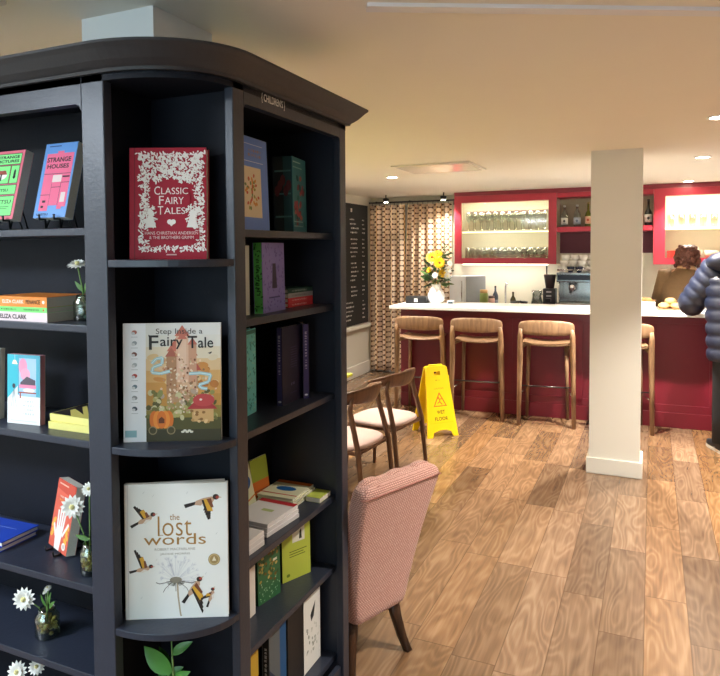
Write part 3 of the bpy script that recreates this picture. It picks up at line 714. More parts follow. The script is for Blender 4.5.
def art_stripe(a, w, h):
    a.rect(.004, .004, w-.004, h-.004, '2f2526')
    for k in range(6): x = -.06 + k*.045; a.poly([(max(.004, x), .004+max(0, .004-x)*1.2), (max(.004, x+.018), .004), (min(w-.004, x+.13), h*.85), (min(w-.004, x+.112), h*.85)], 'e5d674')
gy = 'yellow books lying in a pair'
book('yellow-spined paperback lying under its striped twin beside the post', .165, .165, .021, 'e8dc7c', (-1.475, 1.39, 1.225+.0214), 91, 0, None, ('eadf86', None), pages='d9cf8a', group=gy, hard=False, flat=True)
book('paperback with black and yellow striped cover lying on top of the yellow pair', .165, .165, .021, 'e8dc7c', (-1.480, 1.392, 1.225+.0428), 88, 0, art_stripe, ('eadf86', None), pages='d9cf8a', group=gy, hard=False, flat=True)
def art_blue(a, w, h): a.rect(w*.3, h*.40, w*.6, h*.42, '8ea4e6'); a.rect(w*.35, h*.3, w*.7, h*.315, '8ea4e6'); a.rect(w*.4, h*.62, w*.8, h*.64, '8ea4e6')
book('cobalt blue hardback lying flat at the left of the lower shelf, topmost of two', .20, .14, .016, '2346b4', (-2.048, 1.372, .812+.0324), 2, 0, art_blue, None, pages='d9d9d6', flat=True, group='blue hardbacks')
book('cobalt blue hardback lying underneath another blue hardback on the lower shelf', .20, .14, .016, '2346b4', (-2.052, 1.370, .812+.0164), 1, 0, None, None, pages='d9d9d6', flat=True, group='blue hardbacks')
def art_hand(a, w, h):
    W_ = 'e6e2dc'; O = 'f2b24a'
    a.poly([(0, h*.86), (w, h*.80), (w, h), (0, h)], 'c9503e'); a.rect(w*.1, h*.93, w*.6, h*.95, 'e6b8a4')
    for sx in (.10, .84):
        for k in range(4): a.ell(w*(sx+.05*(k % 2)), h*(.18+.07*k), w*.09, h*.035, O, .6 if sx < .5 else -.6)
    a.poly([(w*.32, 0), (w*.58, 0), (w*.62, h*.22), (w*.66, h*.34), (w*.30, h*.34), (w*.28, h*.2)], W_)
    for x, l, q in ((.33, .24, .07), (.43, .32, .02), (.53, .32, -.03), (.62, .25, -.08)): a.line([(w*x, h*.32), (w*(x-q*.6), h*(.32+l))], w*.075, W_)
    a.line([(w*.30, h*.18), (w*.14, h*.34)], w*.08, W_); a.line([(w*.64, h*.22), (w*.9, h*.44)], w*.07, W_)
    a.words(w*.5, h*.76, w*.55, h*.032, 'f3ddd0'); a.words(w*.5, h*.71, w*.55, h*.028, 'f2b24a')
    a.ell(w*.80, h*.1, w*.10, h*.055, W_); a.ell(w*.80, h*.1, w*.06, h*.032, 'c9c2ba')
easel('black wire book easel under the coral book with a hand', -1.688, 1.462, .812, -20, .06)
book('coral paperback with a white hand on its cover, on an easel by the post', .135, .207, .030, 'd9604a', (-1.754, 1.472, .8205), -20, 11, lambda a, w, h: art_hand(a, w, h), ('c9503e', None), hard=False)
jar_vase('slim jar of yellow pebbles with white flowers beside the coral book, half behind the post', -1.490, 1.392, .812, .028, .09, ('c9a93a', '8f7a2a', 'dcc96a'), [((-.060, -.004, .190), .036, (.45, -.9, .1)), ((-.030, .03, .235), .022, (.4, -.8, .5))], [((0, 0, .1), (-.6, -.3, .2))])
jar_vase('round jar of golden pebbles with one big white flower on the lower left shelf', -1.712, 1.425, .555, .036, .088, ('d9c060', 'b59a4a', 'e8d890', 'c9a650'), [((-.062, -.03, .118), .036, (.4, -.9, .15)), ((.006, 0, .15), .012, (.1, -.4, .9)), ((-.018, .01, .128), .009, (-.2, -.4, .9))], [((.01, 0, .09), (.5, -.2, .5)), ((0, 0, .09), (-.3, -.3, .8)), ((.012, 0, .1), (.2, -.2, .9))])
jar_vase('small jar with two white flowers on the lowest visible left shelf', -1.775, 1.43, .20, .036, .10, ('c9a93a', '9aa7a4'), [((-.045, -.03, .225), .034, (.3, -.9, .3)), ((.030, -.02, .255), .026, (.5, -.7, .5))], [((0, 0, .12), (-.3, -.3, .9))])

# ------------------------------------------------------------------ right shelves
def art_bluebook(a, w, h):
    a.rect(w*.24, h*.14, w*.78, h*.68, 'd8cdb4')
    rnd = random.Random(2)
    for k in range(40):
        r = rnd.uniform(0, 1); t = rnd.uniform(0, 6.28); a.ell(w*.5+r*w*.2*math.cos(t), h*.42+r*h*.2*math.sin(t), .007, .005, rnd.choice(['b8513a', '8a8f3a', 'c98a3a', '5f7a45']), t, 7)
    a.words(w*.62, h*.86, w*.36, h*.03, 'a9763a'); a.words(w*.62, h*.81, w*.4, h*.035, 'a9763a')
    a.rect(w*.3, h*.92, w*.86, h*.926, 'c8d2ee'); a.rect(w*.3, h*.735, w*.86, h*.742, 'c8d2ee')
book('blue hardback with a cream picture panel behind the post on the top right shelf', .22, .292, .02, '567fd2', (-1.133, 1.636, 1.815), 95, 2, art_bluebook, ('5067b0', None))
def art_teal(a, w, h):
    rnd = random.Random(4)
    a.rect(.008, h*.93, w*.6, h*.945, 'a9c4c2')
    for k in range(34): a.ell(rnd.uniform(.02, w-.02), h*rnd.uniform(.1, .75), .014, .010, rnd.choice(['7d3b44', '9a4850', '2f6a6c', '1f4a50', 'a8625a']), rnd.uniform(0, 3), 8)
    for y in (.08, .14, .86): a.rect(.008, h*y, w*.7, h*y+.004, '8fb0ae')
def sp_teal(a, t, h):
    for x0, x1, c in ((0, t*.5, '262f33'), (t*.5, t*.52, '0f1416')): a.rect(x0, 0, x1, h, c)
    for y in (.2, .5, .8): a.rect(t*.08, h*y, t*.92, h*y+.006, '4f7678')
    for k in range(5): a.ell(t*(.2+.15*k), h*(.55+.07*(k % 3)), .010, .02, '5f3238', 0, 8)
book('thick teal and red decorated volume on the top right shelf', .145, .268, .072, '33737c', (-1.152, 2.013, 1.815), 100, 1, art_teal, ('24484c', sp_teal))
def art_purple(a, w, h):
    rnd = random.Random(8)
    for k in range(150): a.ell(rnd.uniform(.006, w-.006), rnd.uniform(.006, h-.006), .006, .003, rnd.choice(['7069b0', '645ca2', '857fc0']), rnd.uniform(0, 3), 6)
    a.poly([(w*.40, h*.34), (w*.62, h*.34), (w*.58, h*.70), (w*.44, h*.70)], '3f3a52'); a.rect(w*.25, h*.20, w*.75, h*.22, '4a4480')
def sp_green(a, t, h):
    rnd = random.Random(8)
    for k in range(60): a.ell(rnd.uniform(.003, t-.003), rnd.uniform(.005, h-.005), .005, .0025, rnd.choice(['2f8f3c', '23702f', '6fcf6a']), rnd.uniform(0, 3), 6)
    a.words(t/2, h*.5, h*.55, t*.35, '1f4a25', rot=-math.pi/2)
book('purple patterned hardback with a bright green spine on the second right shelf', .17, .232, .034, '7c74be', (-1.155, 1.816, 1.546), 96, 1, art_purple, ('66d86c', sp_green))
book('pale grey book standing behind the post on the second right shelf', .15, .222, .02, 'b9c0ba', (-1.175, 1.62, 1.546), 91, 0, None, None)
z0 = 1.546
for lab, c, tc in (('red gift book at the bottom of the little stack on the second right shelf', 'c93a44', 'f2dcd8'), ('red gift book second from the bottom of the little stack', 'd2404a', 'f2dcd8'), ('grey gift book second from the top of the little stack', 'a9abb0', '6a6a70'), ('dark green gift book on top of the little stack on the second right shelf', '2a4f45', 'c9d6cf')):
    book(lab, .105, .185, .0165, c, (-1.190, 2.220, z0+.0168), 180, 0, None, (c, sp('', tc, .4, .02, .6, .55)), pages='e6e2dc', group='small gift books stacked flat', flat=True); z0 += .0169
def art_turq(a, w, h):
    rnd = random.Random(12)
    for k in range(260): a.ell(rnd.uniform(.006, w-.006), rnd.uniform(.006, h-.02), .006, .003, rnd.choice(['7cc9c9', '4fa3a8', '9adad4', '3b8f98']), rnd.uniform(0, 3), 6)
    a.rect(.0, h-.016, w, h-.004, '46827f')
book('turquoise floral hardback beside the post on the third right shelf', .20, .285, .022, '74d4da', (-1.195, 1.672, 1.206), 98, 0, art_turq, ('3f8f96', None))
def art_navy(a, w, h):
    for k in range(9): a.rect(w*.42, h*(.46+.032*k), w*.74, h*(.46+.032*k)+.002, '57557a')
    a.words(w*.55, h*.24, w*.24, h*.04, '77759a'); a.rect(w*.4, h*.12, w*.7, h*.13, '4a4870')
def sp_navy(a, t, h):
    a.words(t/2, h*.72, h*.36, t*.36, 'b6b2da', rot=-math.pi/2); a.words(t/2, h*.45, h*.14, t*.36, 'b6b2da', rot=-math.pi/2); a.ell(t/2, h*.05, t*.28, t*.16, 'e6e4f4')
gn = 'tall midnight blue hardbacks'
book('midnight blue hardback facing out, nearer the round corner on the third right shelf', .148, .275, .023, '1b1836', (-1.178, 1.968, 1.206), 92, 0, art_navy, ('39336e', sp_navy), group=gn)
book('midnight blue hardback angled against the far side panel on the third right shelf', .125, .275, .023, '1b1836', (-1.152, 2.116, 1.206), 133, 0, art_navy, ('39336e', sp_navy), group=gn)
# fourth shelf: leaflets and cards
def art_card(a, w, h):
    a.rect(0, h*.84, w, h, 'd9722c'); a.ell(w*.5, h*.52, w*.28, h*.13, '1f5f9e', 0, 20); a.line([(w*.3, h*.5), (w*.45, h*.56), (w*.6, h*.5), (w*.72, h*.55)], .003, '14406e'); a.rect(0, h*.16, w, h*.2, 'c9503a')
z0 = .812
gc = 'cream booklets stacked flat'
for k, (lab, dx, dr) in enumerate((('cream booklet at the bottom of the stack with blue ovals on the fourth right shelf', 0, 0), ('cream booklet second from the bottom of the stack with blue ovals', -.003, 1.5), ('cream booklet third from the bottom of the stack with blue ovals', .002, -1), ('cream booklet with orange band and blue oval on top of the stack', -.002, 1))):
    book(lab, .15, .165, .0085, 'e6e6c4', (-1.332+dx, 2.038, z0+.009), dr, 0, art_card if k == 3 else None, ('d9d9b8', None), pages='d6d4c2', group=gc, hard=False, flat=True); z0 += .0089
book('yellow-green booklet lying at the far end of the shelf behind the cream stack', .06, .085, .018, 'c2cf5a', (-1.176, 2.125, .812+.019), 0, 0, None, None, hard=False, flat=True)
def art_lf(a, w, h): a.rect(0, h*.82, w, h*.9, 'dcd9a0'); a.ell(w*.62, h*.58, w*.26, h*.14, '1f5f9e', 0, 18); a.rect(0, h*.2, w, h*.24, 'c9803a')
book('cream booklet with a blue oval standing at an angle behind the post', .13, .165, .008, 'e3e3bd', (-1.30, 1.905, .8125), 104, 12, art_lf, None, hard=False)
def art_lf2(a, w, h): a.rect(0, 0, w, h*.45, 'c96a2a'); a.rect(w*.1, h*.2, w*.9, h*.23, '8a4a2a'); a.rect(0, h*.45, w, h, '9aa53a')
book('olive green and orange booklet leaning against the back of the fourth right shelf', .10, .155, .008, 'd9d9ad', (-1.345, 2.035, .8125), 85, 8, art_lf2, ('e8d7a8', None), hard=False)
gw = 'white cards stacked flat'
for k, lab in enumerate(('white booklet at the bottom of the middle stack of white cards', 'white booklet in the middle of the stack of white cards', 'white booklet with a small green mark on top of the middle stack of white cards')):
    def art_w(a, w, h):
        a.rect(0, h*.86, w, h, 'b5303a'); a.rect(w*.4, h*.48, w*.7, h*.58, 'b9c98a')
    book(lab, .15, .19, .013, 'e9e9ec', (-1.29-.002*k, 1.808+.002*k, .812+.0134*(k+1)), -4+k, 0, art_w if k == 2 else None, None, pages='dcdce0', group=gw, hard=False, flat=True)
for k, lab in enumerate(('white booklet at the bottom of the nearest stack beside the post', 'white booklet in the middle of the nearest stack beside the post', 'white booklet on top of the nearest stack beside the post')):
    book(lab, .15, .17, .0145, 'ebebee', (-1.275, 1.585, .812+.0149*(k+1)), -1+k*.5, 0, None, None, pages='dcdce0', group='white booklets by the post', hard=False, flat=True)
# fifth shelf
def art_lime(a, w, h):
    a.rect(w*.36, h*.66, w*.80, h*.92, 'e3e6da'); a.poly([(w*.6, h*.70), (w*.7, h*.70), (w*.68, h*.88), (w*.62, h*.84)], '2f3a2a')
    for k, l in enumerate((.62, .5, .56)): a.rect(w*.25, h*(.50-.045*k), w*(.25+l), h*(.50-.045*k)+.003, '5f6f2a')
    a.ell(w*.2, h*.1, .008, .006, '6f8a2a')
book('lime green hardback facing out on the fifth right shelf', .13, .205, .018, 'bccb4e', (-1.216, 2.018, .538), 67, 1, art_lime, ('26301c', None))
def art_green(a, w, h):
    rnd = random.Random(21)
    for k in range(70): a.ell(rnd.uniform(.006, w-.006), h*rnd.uniform(.3, .98), .007, .005, rnd.choice(['8f7a3a', '6f5a2a', 'a9924a', '3f5a35', 'c2b06a']), rnd.uniform(0, 3), 7)
    for k in range(30): a.ell(rnd.uniform(.006, w-.006), h*rnd.uniform(.04, .35), .004, .002, rnd.choice(['7fb08a', 'a9cfb0']), rnd.uniform(0, 3), 6)
    a.rect(w*.68, h*.62, w*.86, h*.66, 'd8d8cc')
book('green illustrated hardback with a golden tree left of the lime book', .115, .205, .018, '2f6a42', (-1.213, 1.852, .538), 80, 1, art_green, ('264f35', None))
book('white book beside the post on the fifth right shelf', .15, .165, .015, 'e3e0da', (-1.195, 1.665, .538), 92, 0, None, None)
# bottom shelf
def sp_big(txt):
    def f(a, t, h):
        a.words(t*.5, h*.62, h*.34, t*.34, 'd9d9dc', rot=-math.pi/2); a.words(t*.5, h*.26, h*.14, t*.34, 'd9d9dc', rot=-math.pi/2)
    return f
def art_birdcover(a, w, h):
    a.rect(0, 0, w, h, 'dfe0de'); a.poly([(0, h*.9), (w*.5, h), (0, h)], '26282c')
    a.poly([(w*.4, h*.6), (w*.7, h*.72), (w*.6, h*.56), (w*.45, h*.52)], '2f3338'); rnd = random.Random(6)
    for k in range(26): a.ell(w*rnd.uniform(.15, .9), h*rnd.uniform(.15, .5), .007, .005, rnd.choice(['b9bdb8', 'a3a8a4', '8f968f', 'c9cbc8']), rnd.uniform(0, 3), 7)
book('black-spined book with a pale drawn cover at the far end of the bottom right shelf', .13, .335, .026, '202226', (-1.15, 2.052, .1906), 90, 0, art_birdcover, ('16171a', sp_big('')))
book('plain black tall hardback with white spine lettering on the bottom right shelf', .112, .325, .028, '17181c', (-1.147, 1.934, .1906), 91, 0, None, ('121316', sp_big('')))
def art_greyblue(a, w, h):
    a.rect(0, 0, w, h, '5a6064'); a.rect(w*.62, 0, w, h, '1f4f80'); a.poly([(0, 0), (w*.62, 0), (w*.62, h*.3), (0, h*.55)], '1b2b45')
book('grey and blue covered hardback with a black spine on the bottom right shelf', .112, .30, .028, '5a6064', (-1.147, 1.812, .1906), 91, 0, art_greyblue, ('16171a', sp_big('')))
book('mustard yellow book beside the post on the bottom right shelf', .14, .27, .02, 'b8962c', (-1.15, 1.615, .1906), 91, 0, None, None)

# ------------------------------------------------------------------ UV helper (metres, box projection)
def box_uv(o):
    me = o.data; uv = me.uv_layers.new(name='UVMap')
    for p in me.polygons:
        n = p.normal; ax = max(range(3), key=lambda k: abs(n[k]))
        for li in p.loop_indices:
            c = me.vertices[me.loops[li].vertex_index].co
            uv.data[li].uv = ((c.y, c.z), (c.x, c.z), (c.x, c.y))[ax]

# ------------------------------------------------------------------ pink upholstered chair
weave = weave_material(); walnut = wood_material('dark_walnut', '2a1a12', '4a3020', (30, 30, 6), .35)
pc = thing('upholstered_chair', 'low pink woven upholstered chair with dark wooden legs beside the bookcase', 'chair', (-1.012, 2.475, 0), R(68.3))
def ring_back(z, hw, yo, th, crown=0):
    """closed outline of the back at height z: outer side flat, corners rounded, inner side padded"""
    pts = []
    for (cx, cy, a0, r) in ((hw-.03, yo+.03, -90, .03), (hw-.035, yo+th-.035, 0, .035)):
        for k in range(5):
            t = R(a0 + 90*k/4); pts.append((cx + r*math.cos(t), cy + r*math.sin(t)))
    left = [(-x, y) for x, y in pts[::-1]]
    return [(x, y, z + crown*(1 - (x/hw)**2)) for x, y in pts + left]
rings = []
for k in range(13):
    f = k/12; z = .215 + .585*f
    hw = .148 + .082*(f**.85); yo = -.135*f**1.1 + .012*math.sin(f*3.14); th = .15 - .055*f
    rings.append(ring_back(z, hw, yo, th, .012 + .02*f))
lastz = .80
for z, s in ((.82, .002), (.84, .014), (.85, .034)):
    rings.append(ring_back(z, .230-s*.8, -.138+s, .095-2*s*.9 if s < .033 else .045, .03))
b_ = MB().loft(rings).build('backrest', weave, pc, sub=1); box_uv(b_)
pip = MB(); pip.tube([(x, y-.0005, .805 + .032*(1-(x/.23)**2)) for x, y, z in ring_back(0, .231, -.139, .10)[-5:] + ring_back(0, .231, -.139, .10)[:5]], .003, 6)
pip.build('piping', mat('b07a70', .8), pc)
tf = MB()
for sx in (-.145, 0, .145): tf.ball((sx, -.075, .81), .075, None, 14, (1.05, .55, .75))
t_ = tf.build('tufted_padding', weave, pc); box_uv(t_)
seat = MB().box(-.20, .20, .09, .56, .235, .44).build('seat', weave, pc, bevel=.04, segs=4); box_uv(seat)
for sx, bx in ((1, .172), (-1, -.168)):
    MB().loft([[(sx*x0 + dx, y0 + dy, z) for dx, dy in ((-w_, -w_), (w_, -w_), (w_, w_), (-w_, w_))] for x0, y0, z, w_ in ((.122, .06, .24, .021), (.135, .05, .16, .018), (.155, .03, .06, .015), (.172, .012, 0, .0145))]).build('leg', walnut, pc)
    MB().tube([(sx*.17, .51, .25), (sx*.175, .53, 0)], [.02, .014], 8).build('leg', walnut, pc)

# ------------------------------------------------------------------ bentwood cafe chairs at the table
walnut2 = wood_material('brown_oiled_wood', '4f3626', '7a573e', (30, 30, 6), .4)
pad_m = mat('c6aca4', .8, var=.05, scale=30)
def cafe_chair(label, loc, rz):
    c = thing('cafe_chair', label, 'chair', loc, R(rz), 'bentwood chairs at the cafe table')
    sec = []
    for k in range(17):
        t = R(-90 + (k-8)/8*78); e = abs(k-8)/8
        r = .255; cx, cy = r*1.02*math.cos(t), r*math.sin(t) + .03
        hgt = .066 - .036*e**1.6; th = .014 - .003*e; zc = .79 - .035*e**2
        n = Vector((math.cos(t), math.sin(t), 0)); tilt = .02
        sec.append([(cx + n.x*a*th + n.x*b*tilt, cy + n.y*a*th + n.y*b*tilt, zc + b*hgt) for a, b in ((-1, -1), (1, -1), (1.4, 0), (1, 1), (-1, 1), (-.6, 0))])
    MB().loft(sec).build('backrest', walnut2, c, sub=1)
    for sx in (-1, 1):
        MB().tube([(sx*.215, -.27, 0), (sx*.212, -.225, .44), (sx*.195, -.155, .70), (sx*.175, -.165, .79)], [.014, .02, .018, .012], 8).build('leg', walnut2, c)
        MB().tube([(sx*.205, .215, 0), (sx*.20, .19, .44)], [.013, .02], 8).build('leg', walnut2, c)
        MB().tube([(sx*.205, -.215, .425), (sx*.20, .19, .425)], .014, 8).build('seat_rail', walnut2, c)
    MB().tube([(-.20, .19, .425), (.20, .19, .425)], .014, 8).build('seat_rail', walnut2, c)
    MB().tube([(-.21, -.215, .425), (.21, -.215, .425)], .014, 8).build('seat_rail', walnut2, c)
    n = 24; out = [(.235*math.copysign(abs(math.cos(t))**.6, math.cos(t)), -.01 + .225*math.copysign(abs(math.sin(t))**.6, math.sin(t))) for t in [2*math.pi*k/n for k in range(n)]]
    MB().loft([[(x*s_, y*s_, z) for x, y in out] for s_, z in ((.95, .436), (1, .445), (1, .458), (.95, .47), (.6, .474))]).build('seat', pad_m, c)
    return c
cafe_chair('brown bentwood chair with pale seat, nearer the pink chair of the two', (-1.93, 4.06, 0), 84)
cafe_chair('brown bentwood chair with pale seat, farther back towards the bar of the two', (-1.90, 4.68, 0), 80)
tb = thing('cafe_table', 'lime topped cafe table mostly hidden behind the bookcase', 'table', (-2.62, 4.18, 0))
MB().box(-.42, .42, -.6, .6, .735, .76).build('table_top', mat('c2c94a', .4), tb, bevel=.006)
MB().box(-.38, .38, -.56, .56, .69, .735).build('table_apron', mat('1f1c1a', .5), tb)
for sx in (-.36, .36):
    for sy in (-.54, .54): MB().tube([(sx, sy, 0), (sx, sy, .72)], [.018, .025], 8).build('leg', mat('1f1c1a', .5), tb)

# ------------------------------------------------------------------ yellow wet floor sign
ws = thing('wet_floor_sign', 'yellow folding wet floor sign standing in front of the bar stools', 'sign', (-1.884, 5.97, 0), R(46))
yel = mat('f2cf06', .4, var=.03)
H_ = .645; SP = .14
def sign_panel(front):
    mb = MB(); i = mb.mi(yel); sgn = 1 if front else -1
    def P3(x, z, d): return (x*sgn, -sgn*(SP*(1-z/H_) + .012 + d), z)
    hole = [(-.032, H_-.085), (.032, H_-.085), (.032, H_-.05), (-.032, H_-.05)]
    # outline strips: feet with arches, body, handle hole
    def quad(pts):
        a = [mb.bm.verts.new(P3(x, z, .012)) for x, z in pts]; b = [mb.bm.verts.new(P3(x, z, -.004)) for x, z in pts]
        n = len(pts)
        mb.face(a, i); mb.face(b[::-1], i)
        for k in range(n): mb.face([a[k], b[k], b[(k+1) % n], a[(k+1) % n]], i)
    def hw(z): return .162 - .050*(z/H_)
    quad([(-hw(0), 0), (-hw(0)+.052, 0), (-hw(0)+.07, .045), (-hw(.045), .045)])
    quad([(hw(0)-.052, 0), (hw(0), 0), (hw(.045), .045), (hw(0)-.07, .045)])
    quad([(-hw(.045), .045), (hw(0)-.085, .045), (.04, .06), (-.04, .06), (-hw(0)+.085, .045)][:1] + [(-hw(0)+.07, .045), (-.035, .062), (.035, .062), (hw(0)-.07, .045), (hw(.045), .045), (hw(.1), .1), (-hw(.1), .1)])
    quad([(-hw(.1), .1), (hw(.1), .1), (hw(H_-.085), H_-.085), (-hw(H_-.085), H_-.085)])
    z0, z1 = H_-.085, H_-.05
    quad([(-hw(z0), z0), (-.032, z0), (-.032, z1), (-hw(z1), z1)]); quad([(.032, z0), (hw(z0), z0), (hw(z1), z1), (.032, z1)])
    quad([(-hw(z1), z1), (hw(z1), z1), (hw(H_-.012), H_-.012), (hw(H_)-.02, H_), (-hw(H_)+.02, H_), (-hw(H_-.012), H_-.012)])
    bmesh.ops.remove_doubles(mb.bm, verts=mb.bm.verts, dist=.0002)
    return mb.build('front_panel' if front else 'rear_panel', None, ws)
fp = sign_panel(True); rp = sign_panel(False)
sl = SP/H_
a = Art(Matrix(((1, 0, 0, 0), (0, 1, sl, -(SP+.0245)), (0, -sl, 1, 0), (0, 0, 0, 1))))
a.rect(-.125, .122, .125, .555, 'f2cf06'); a.text('WET', 0, .225, .085, .034, '3a3210', bold=.02); a.text('FLOOR', 0, .165, .14, .034, '3a3210', bold=.02)
O_ = 'd8641c'
a.poly([(-.072, .275), (.072, .275), (.004, .402), (-.004, .402)], O_); a.poly([(-.056, .284), (.056, .284), (0, .386)], 'f2cf06')
a.line([(-.022, .348), (.004, .343), (.030, .345)], .009, O_); a.line([(.0, .345), (-.002, .318), (.022, .292)], .010, O_); a.line([(-.002, .32), (-.026, .304)], .008, O_); a.ell(-.012, .358, .008, .008, O_)
a.text('CAUTION', 0, .44, .10, .014, '8a7a10'); a.words(0, .515, .05, .014, '8a7a10'); a.rect(-.12, .128, .12, .1295, 'c9a806')
a.done('printed_warning', fp)
MB().tube([(-.07, 0, H_+.004), (.07, 0, H_+.004)], .012, 8).build('hinge', yel, ws)

# ------------------------------------------------------------------ the bar
BR = R(2.5); BO = Vector((-2.609, 6.617, 0)); BM = Matrix.Translation(BO) @ Matrix.Rotation(BR, 4, 'Z')
def bw(x, y, z=0): return BM @ Vector((x, y, z))
red = mat('a8283a', .35, var=.04, scale=6); bar_red_shaded = mat('6a1424', .35, var=.04, scale=6); red_d = mat('7d1c2c', .4, var=.04, scale=6)  # the bar's red is a darker copy, shade under the worktop painted in
bar = thing('bar_counter', 'long red panelled bar, shade painted into its red, with a white worktop', 'bar', BO, BR)
BL = 5.2
MB().box(0, BL, 0, .74, 1.113, 1.148).build('worktop', mat('f2f1ee', .25, var=.01), bar, bevel=.005)
bp_ = MB(); bp_.box(.04, BL-.05, .30, .34, .0, 1.113); bp_.build('front_panel', bar_red_shaded, bar)
MB().box(.04, .075, .30, .72, 0, 1.113).build('side_panel', bar_red_shaded, bar)
MB().box(.04, BL-.05, .282, .30, .0, .15).build('skirting_board', bar_red_shaded, bar, bevel=.006)
MB().box(.04, BL-.05, .286, .30, 1.02, 1.113).build('top_rail', bar_red_shaded, bar, bevel=.003)
for k in range(9): MB().box(.04+.62*k, .13+.62*k, .288, .30, .15, 1.02).build('stile', bar_red_shaded, bar, bevel=.003)
MB().box(.04, BL-.05, .288, .30, .15, .225).build('bottom_rail', bar_red_shaded, bar, bevel=.004)
MB().box(.04, BL-.05, .60, .72, .0, .08).build('base_rail', red_d, bar)

# bar stools
oak = wood_material('pale_oak', '735741', '9e7c5c', (30, 30, 5), .42)
chrome = mat('c9c9cc', .15, 1.0, var=0)
st = thing('bar_stool', 'first oak bar stool from the left at the bar, beside the curtain', 'bar stool', (0, 0, 0), 0, 'oak bar stools along the bar')
HB = 1.10
for sx in (-1, 1):
    MB().tube([(sx*.262, -.16, 0), (sx*.255, -.150, .45), (sx*.247, -.165, .77), (sx*.245, -.19, .90), (sx*.238, -.20, .975)], [.02, .024, .028, .026, .022], 8).build('leg', oak, st)
    MB().tube([(sx*.205, .20, 0), (sx*.185, .17, .80)], [.015, .021], 8).build('leg', oak, st)
    MB().tube([(sx*.236, -.15, .33), (sx*.197, .19, .33)], .0075, 8).build('foot_rail', chrome, st)
    MB().tube([(sx*.228, -.16, .79), (sx*.188, .17, .79)], .016, 8).build('seat_rail', oak, st)
MB().tube([(-.197, .185, .33), (.197, .185, .33)], .009, 8).build('foot_rail', chrome, st)
MB().tube([(-.236, -.148, .40), (.236, -.148, .40)], .006, 8).build('foot_rail', mat('4a4a4c', .3, .8), st)
sec = []
for k in range(13):
    f = (k-6)/6; x = .268*f; y = -.212 - .035*(1-f*f) + .02; e = abs(f)
    hh = .078 - .030*e**4; zc = .985
    sec.append([(x, y-.012, zc-hh), (x, y-.014, zc+hh*.2), (x, y-.012+.004, zc+hh), (x, y+.010, zc+hh), (x, y+.012, zc), (x, y+.010, zc-hh)])
MB().loft(sec).build('backrest', oak, st, sub=1)
sec = []
for k in range(11):
    f = (k-5)/5; x = .235*f; dz = .022*f*f
    sec.append([(x, -.185, .79+dz), (x, .20, .80+dz), (x, .215, .812+dz), (x, .20, .826+dz), (x, 0, .812+dz*1.2), (x, -.18, .824+dz), (x, -.195, .806+dz)])
MB().loft(sec).build('seat', oak, st, sub=1)
lab = ('second oak bar stool from the left, behind the yellow sign', 'third oak bar stool from the left, beside the cream pillar', 'oak bar stool half hidden behind the cream pillar')
pos = [(-2.255, 6.72), (-1.645, 6.735), (-.955, 6.735), (-.26, 6.79)]
st.location = (pos[0][0], pos[0][1], 0); st.rotation_euler.z = R(5)
for (x, y), l_, rz in zip(pos[1:], lab, (5, 6, 7)): copy_tree(st, (x, y, 0), R(rz), l_)

# things on the bar
def on_bar(x, y): p = bw(x, y); return (p.x, p.y, 1.1485)
vs = thing('flower_vase', 'white jug vase holding yellow flowers on the left end of the bar', 'vase', on_bar(.40, .48))
MB().lathe([(.0, 0), (.07, 0), (.095, .04), (.098, .09), (.072, .15), (.05, .185), (.056, .215), (.050, .215), (.044, .185), (0, .05)], seg=24).build('vase', mat('e9e9ea', .25), vs)
rnd = random.Random(11)
gl_ = [mat('344f25', .5, var=.2), mat('55733a', .5, var=.2), mat('22381e', .5, var=.2)]
fol = MB()
for k in range(110):
    t = rnd.uniform(0, 6.28); r = .17*math.sqrt(rnd.random()); z = rnd.uniform(.20, .54)
    leaf(fol, (r*math.cos(t)*.6, r*math.sin(t)*.6, z), (math.cos(t), math.sin(t), rnd.uniform(-.2, .9)), (0, -.5, .8), rnd.uniform(.07, .12), .045, rnd.choice(gl_))
f_ = fol.build('foliage', None, vs, recalc=False)
stm = MB()
for k in range(9):
    t = k*.7; stm.tube([(0, 0, .06), (.03*math.cos(t), .03*math.sin(t), .22), (.08*math.cos(t), .08*math.sin(t), .38)], .004, 5)
stm.tube([(0, 0, .1), (.06, 0, .35), (.105, 0, .68)], .004, 5)
stm.build('stems', green_s, vs)
yel_p = mat('f0c414', .5, var=.1)
for (x, y, z, r, f) in ((-.01, -.12, .52, .075, (.1, -.9, .4)), (.075, -.12, .46, .07, (.5, -.8, .2)), (.045, -.08, .56, .06, (.2, -.6, .7)), (.09, -.05, .34, .05, (.6, -.8, 0)), (-.06, -.07, .38, .035, (-.3, -.9, .2))):
    flower(vs, (x, y, z), r, yel_p, f, 16, '8a5a1a' if r > .06 else 'b98a2a')
for (x, y, z, r, f) in ((.15, -.04, .38, .05, (.6, -.7, .3)), (.14, -.03, .31, .045, (.7, -.7, .1)), (.16, .0, .45, .04, (.6, -.6, .5)), (.02, -.11, .32, .035, (.1, -1, .1))):
    flower(vs, (x, y, z), r, white_p, f, 14)
bk = MB()
for k in range(6): leaf(bk, (.09+.004*k, 0, .5+.03*k), ((-1)**k*.6, -.2, .8), (0, -.9, .3), .05, .014, gl_[2])
bk.build('sprig', None, vs, recalc=False)
kt = thing('caddy', 'low black caddy box lying on the bar left of the white vase', 'caddy', on_bar(.20, .42), BR)
MB().box(-.12, .12, -.07, .07, 0, .075).build('box', mat('17181b', .35), kt, bevel=.006); MB().box(-.115, .115, -.065, .065, .075, .082).build('lid', mat('232428', .3), kt); MB().box(-.02, .02, -.074, -.07, .02, .06).build('label_plate', mat('c9c9c9', .5), kt)
pp = thing('menu_sheets', 'loose white menu sheets lying on the bar in front of the vase', 'paper', on_bar(.30, .26), R(18))
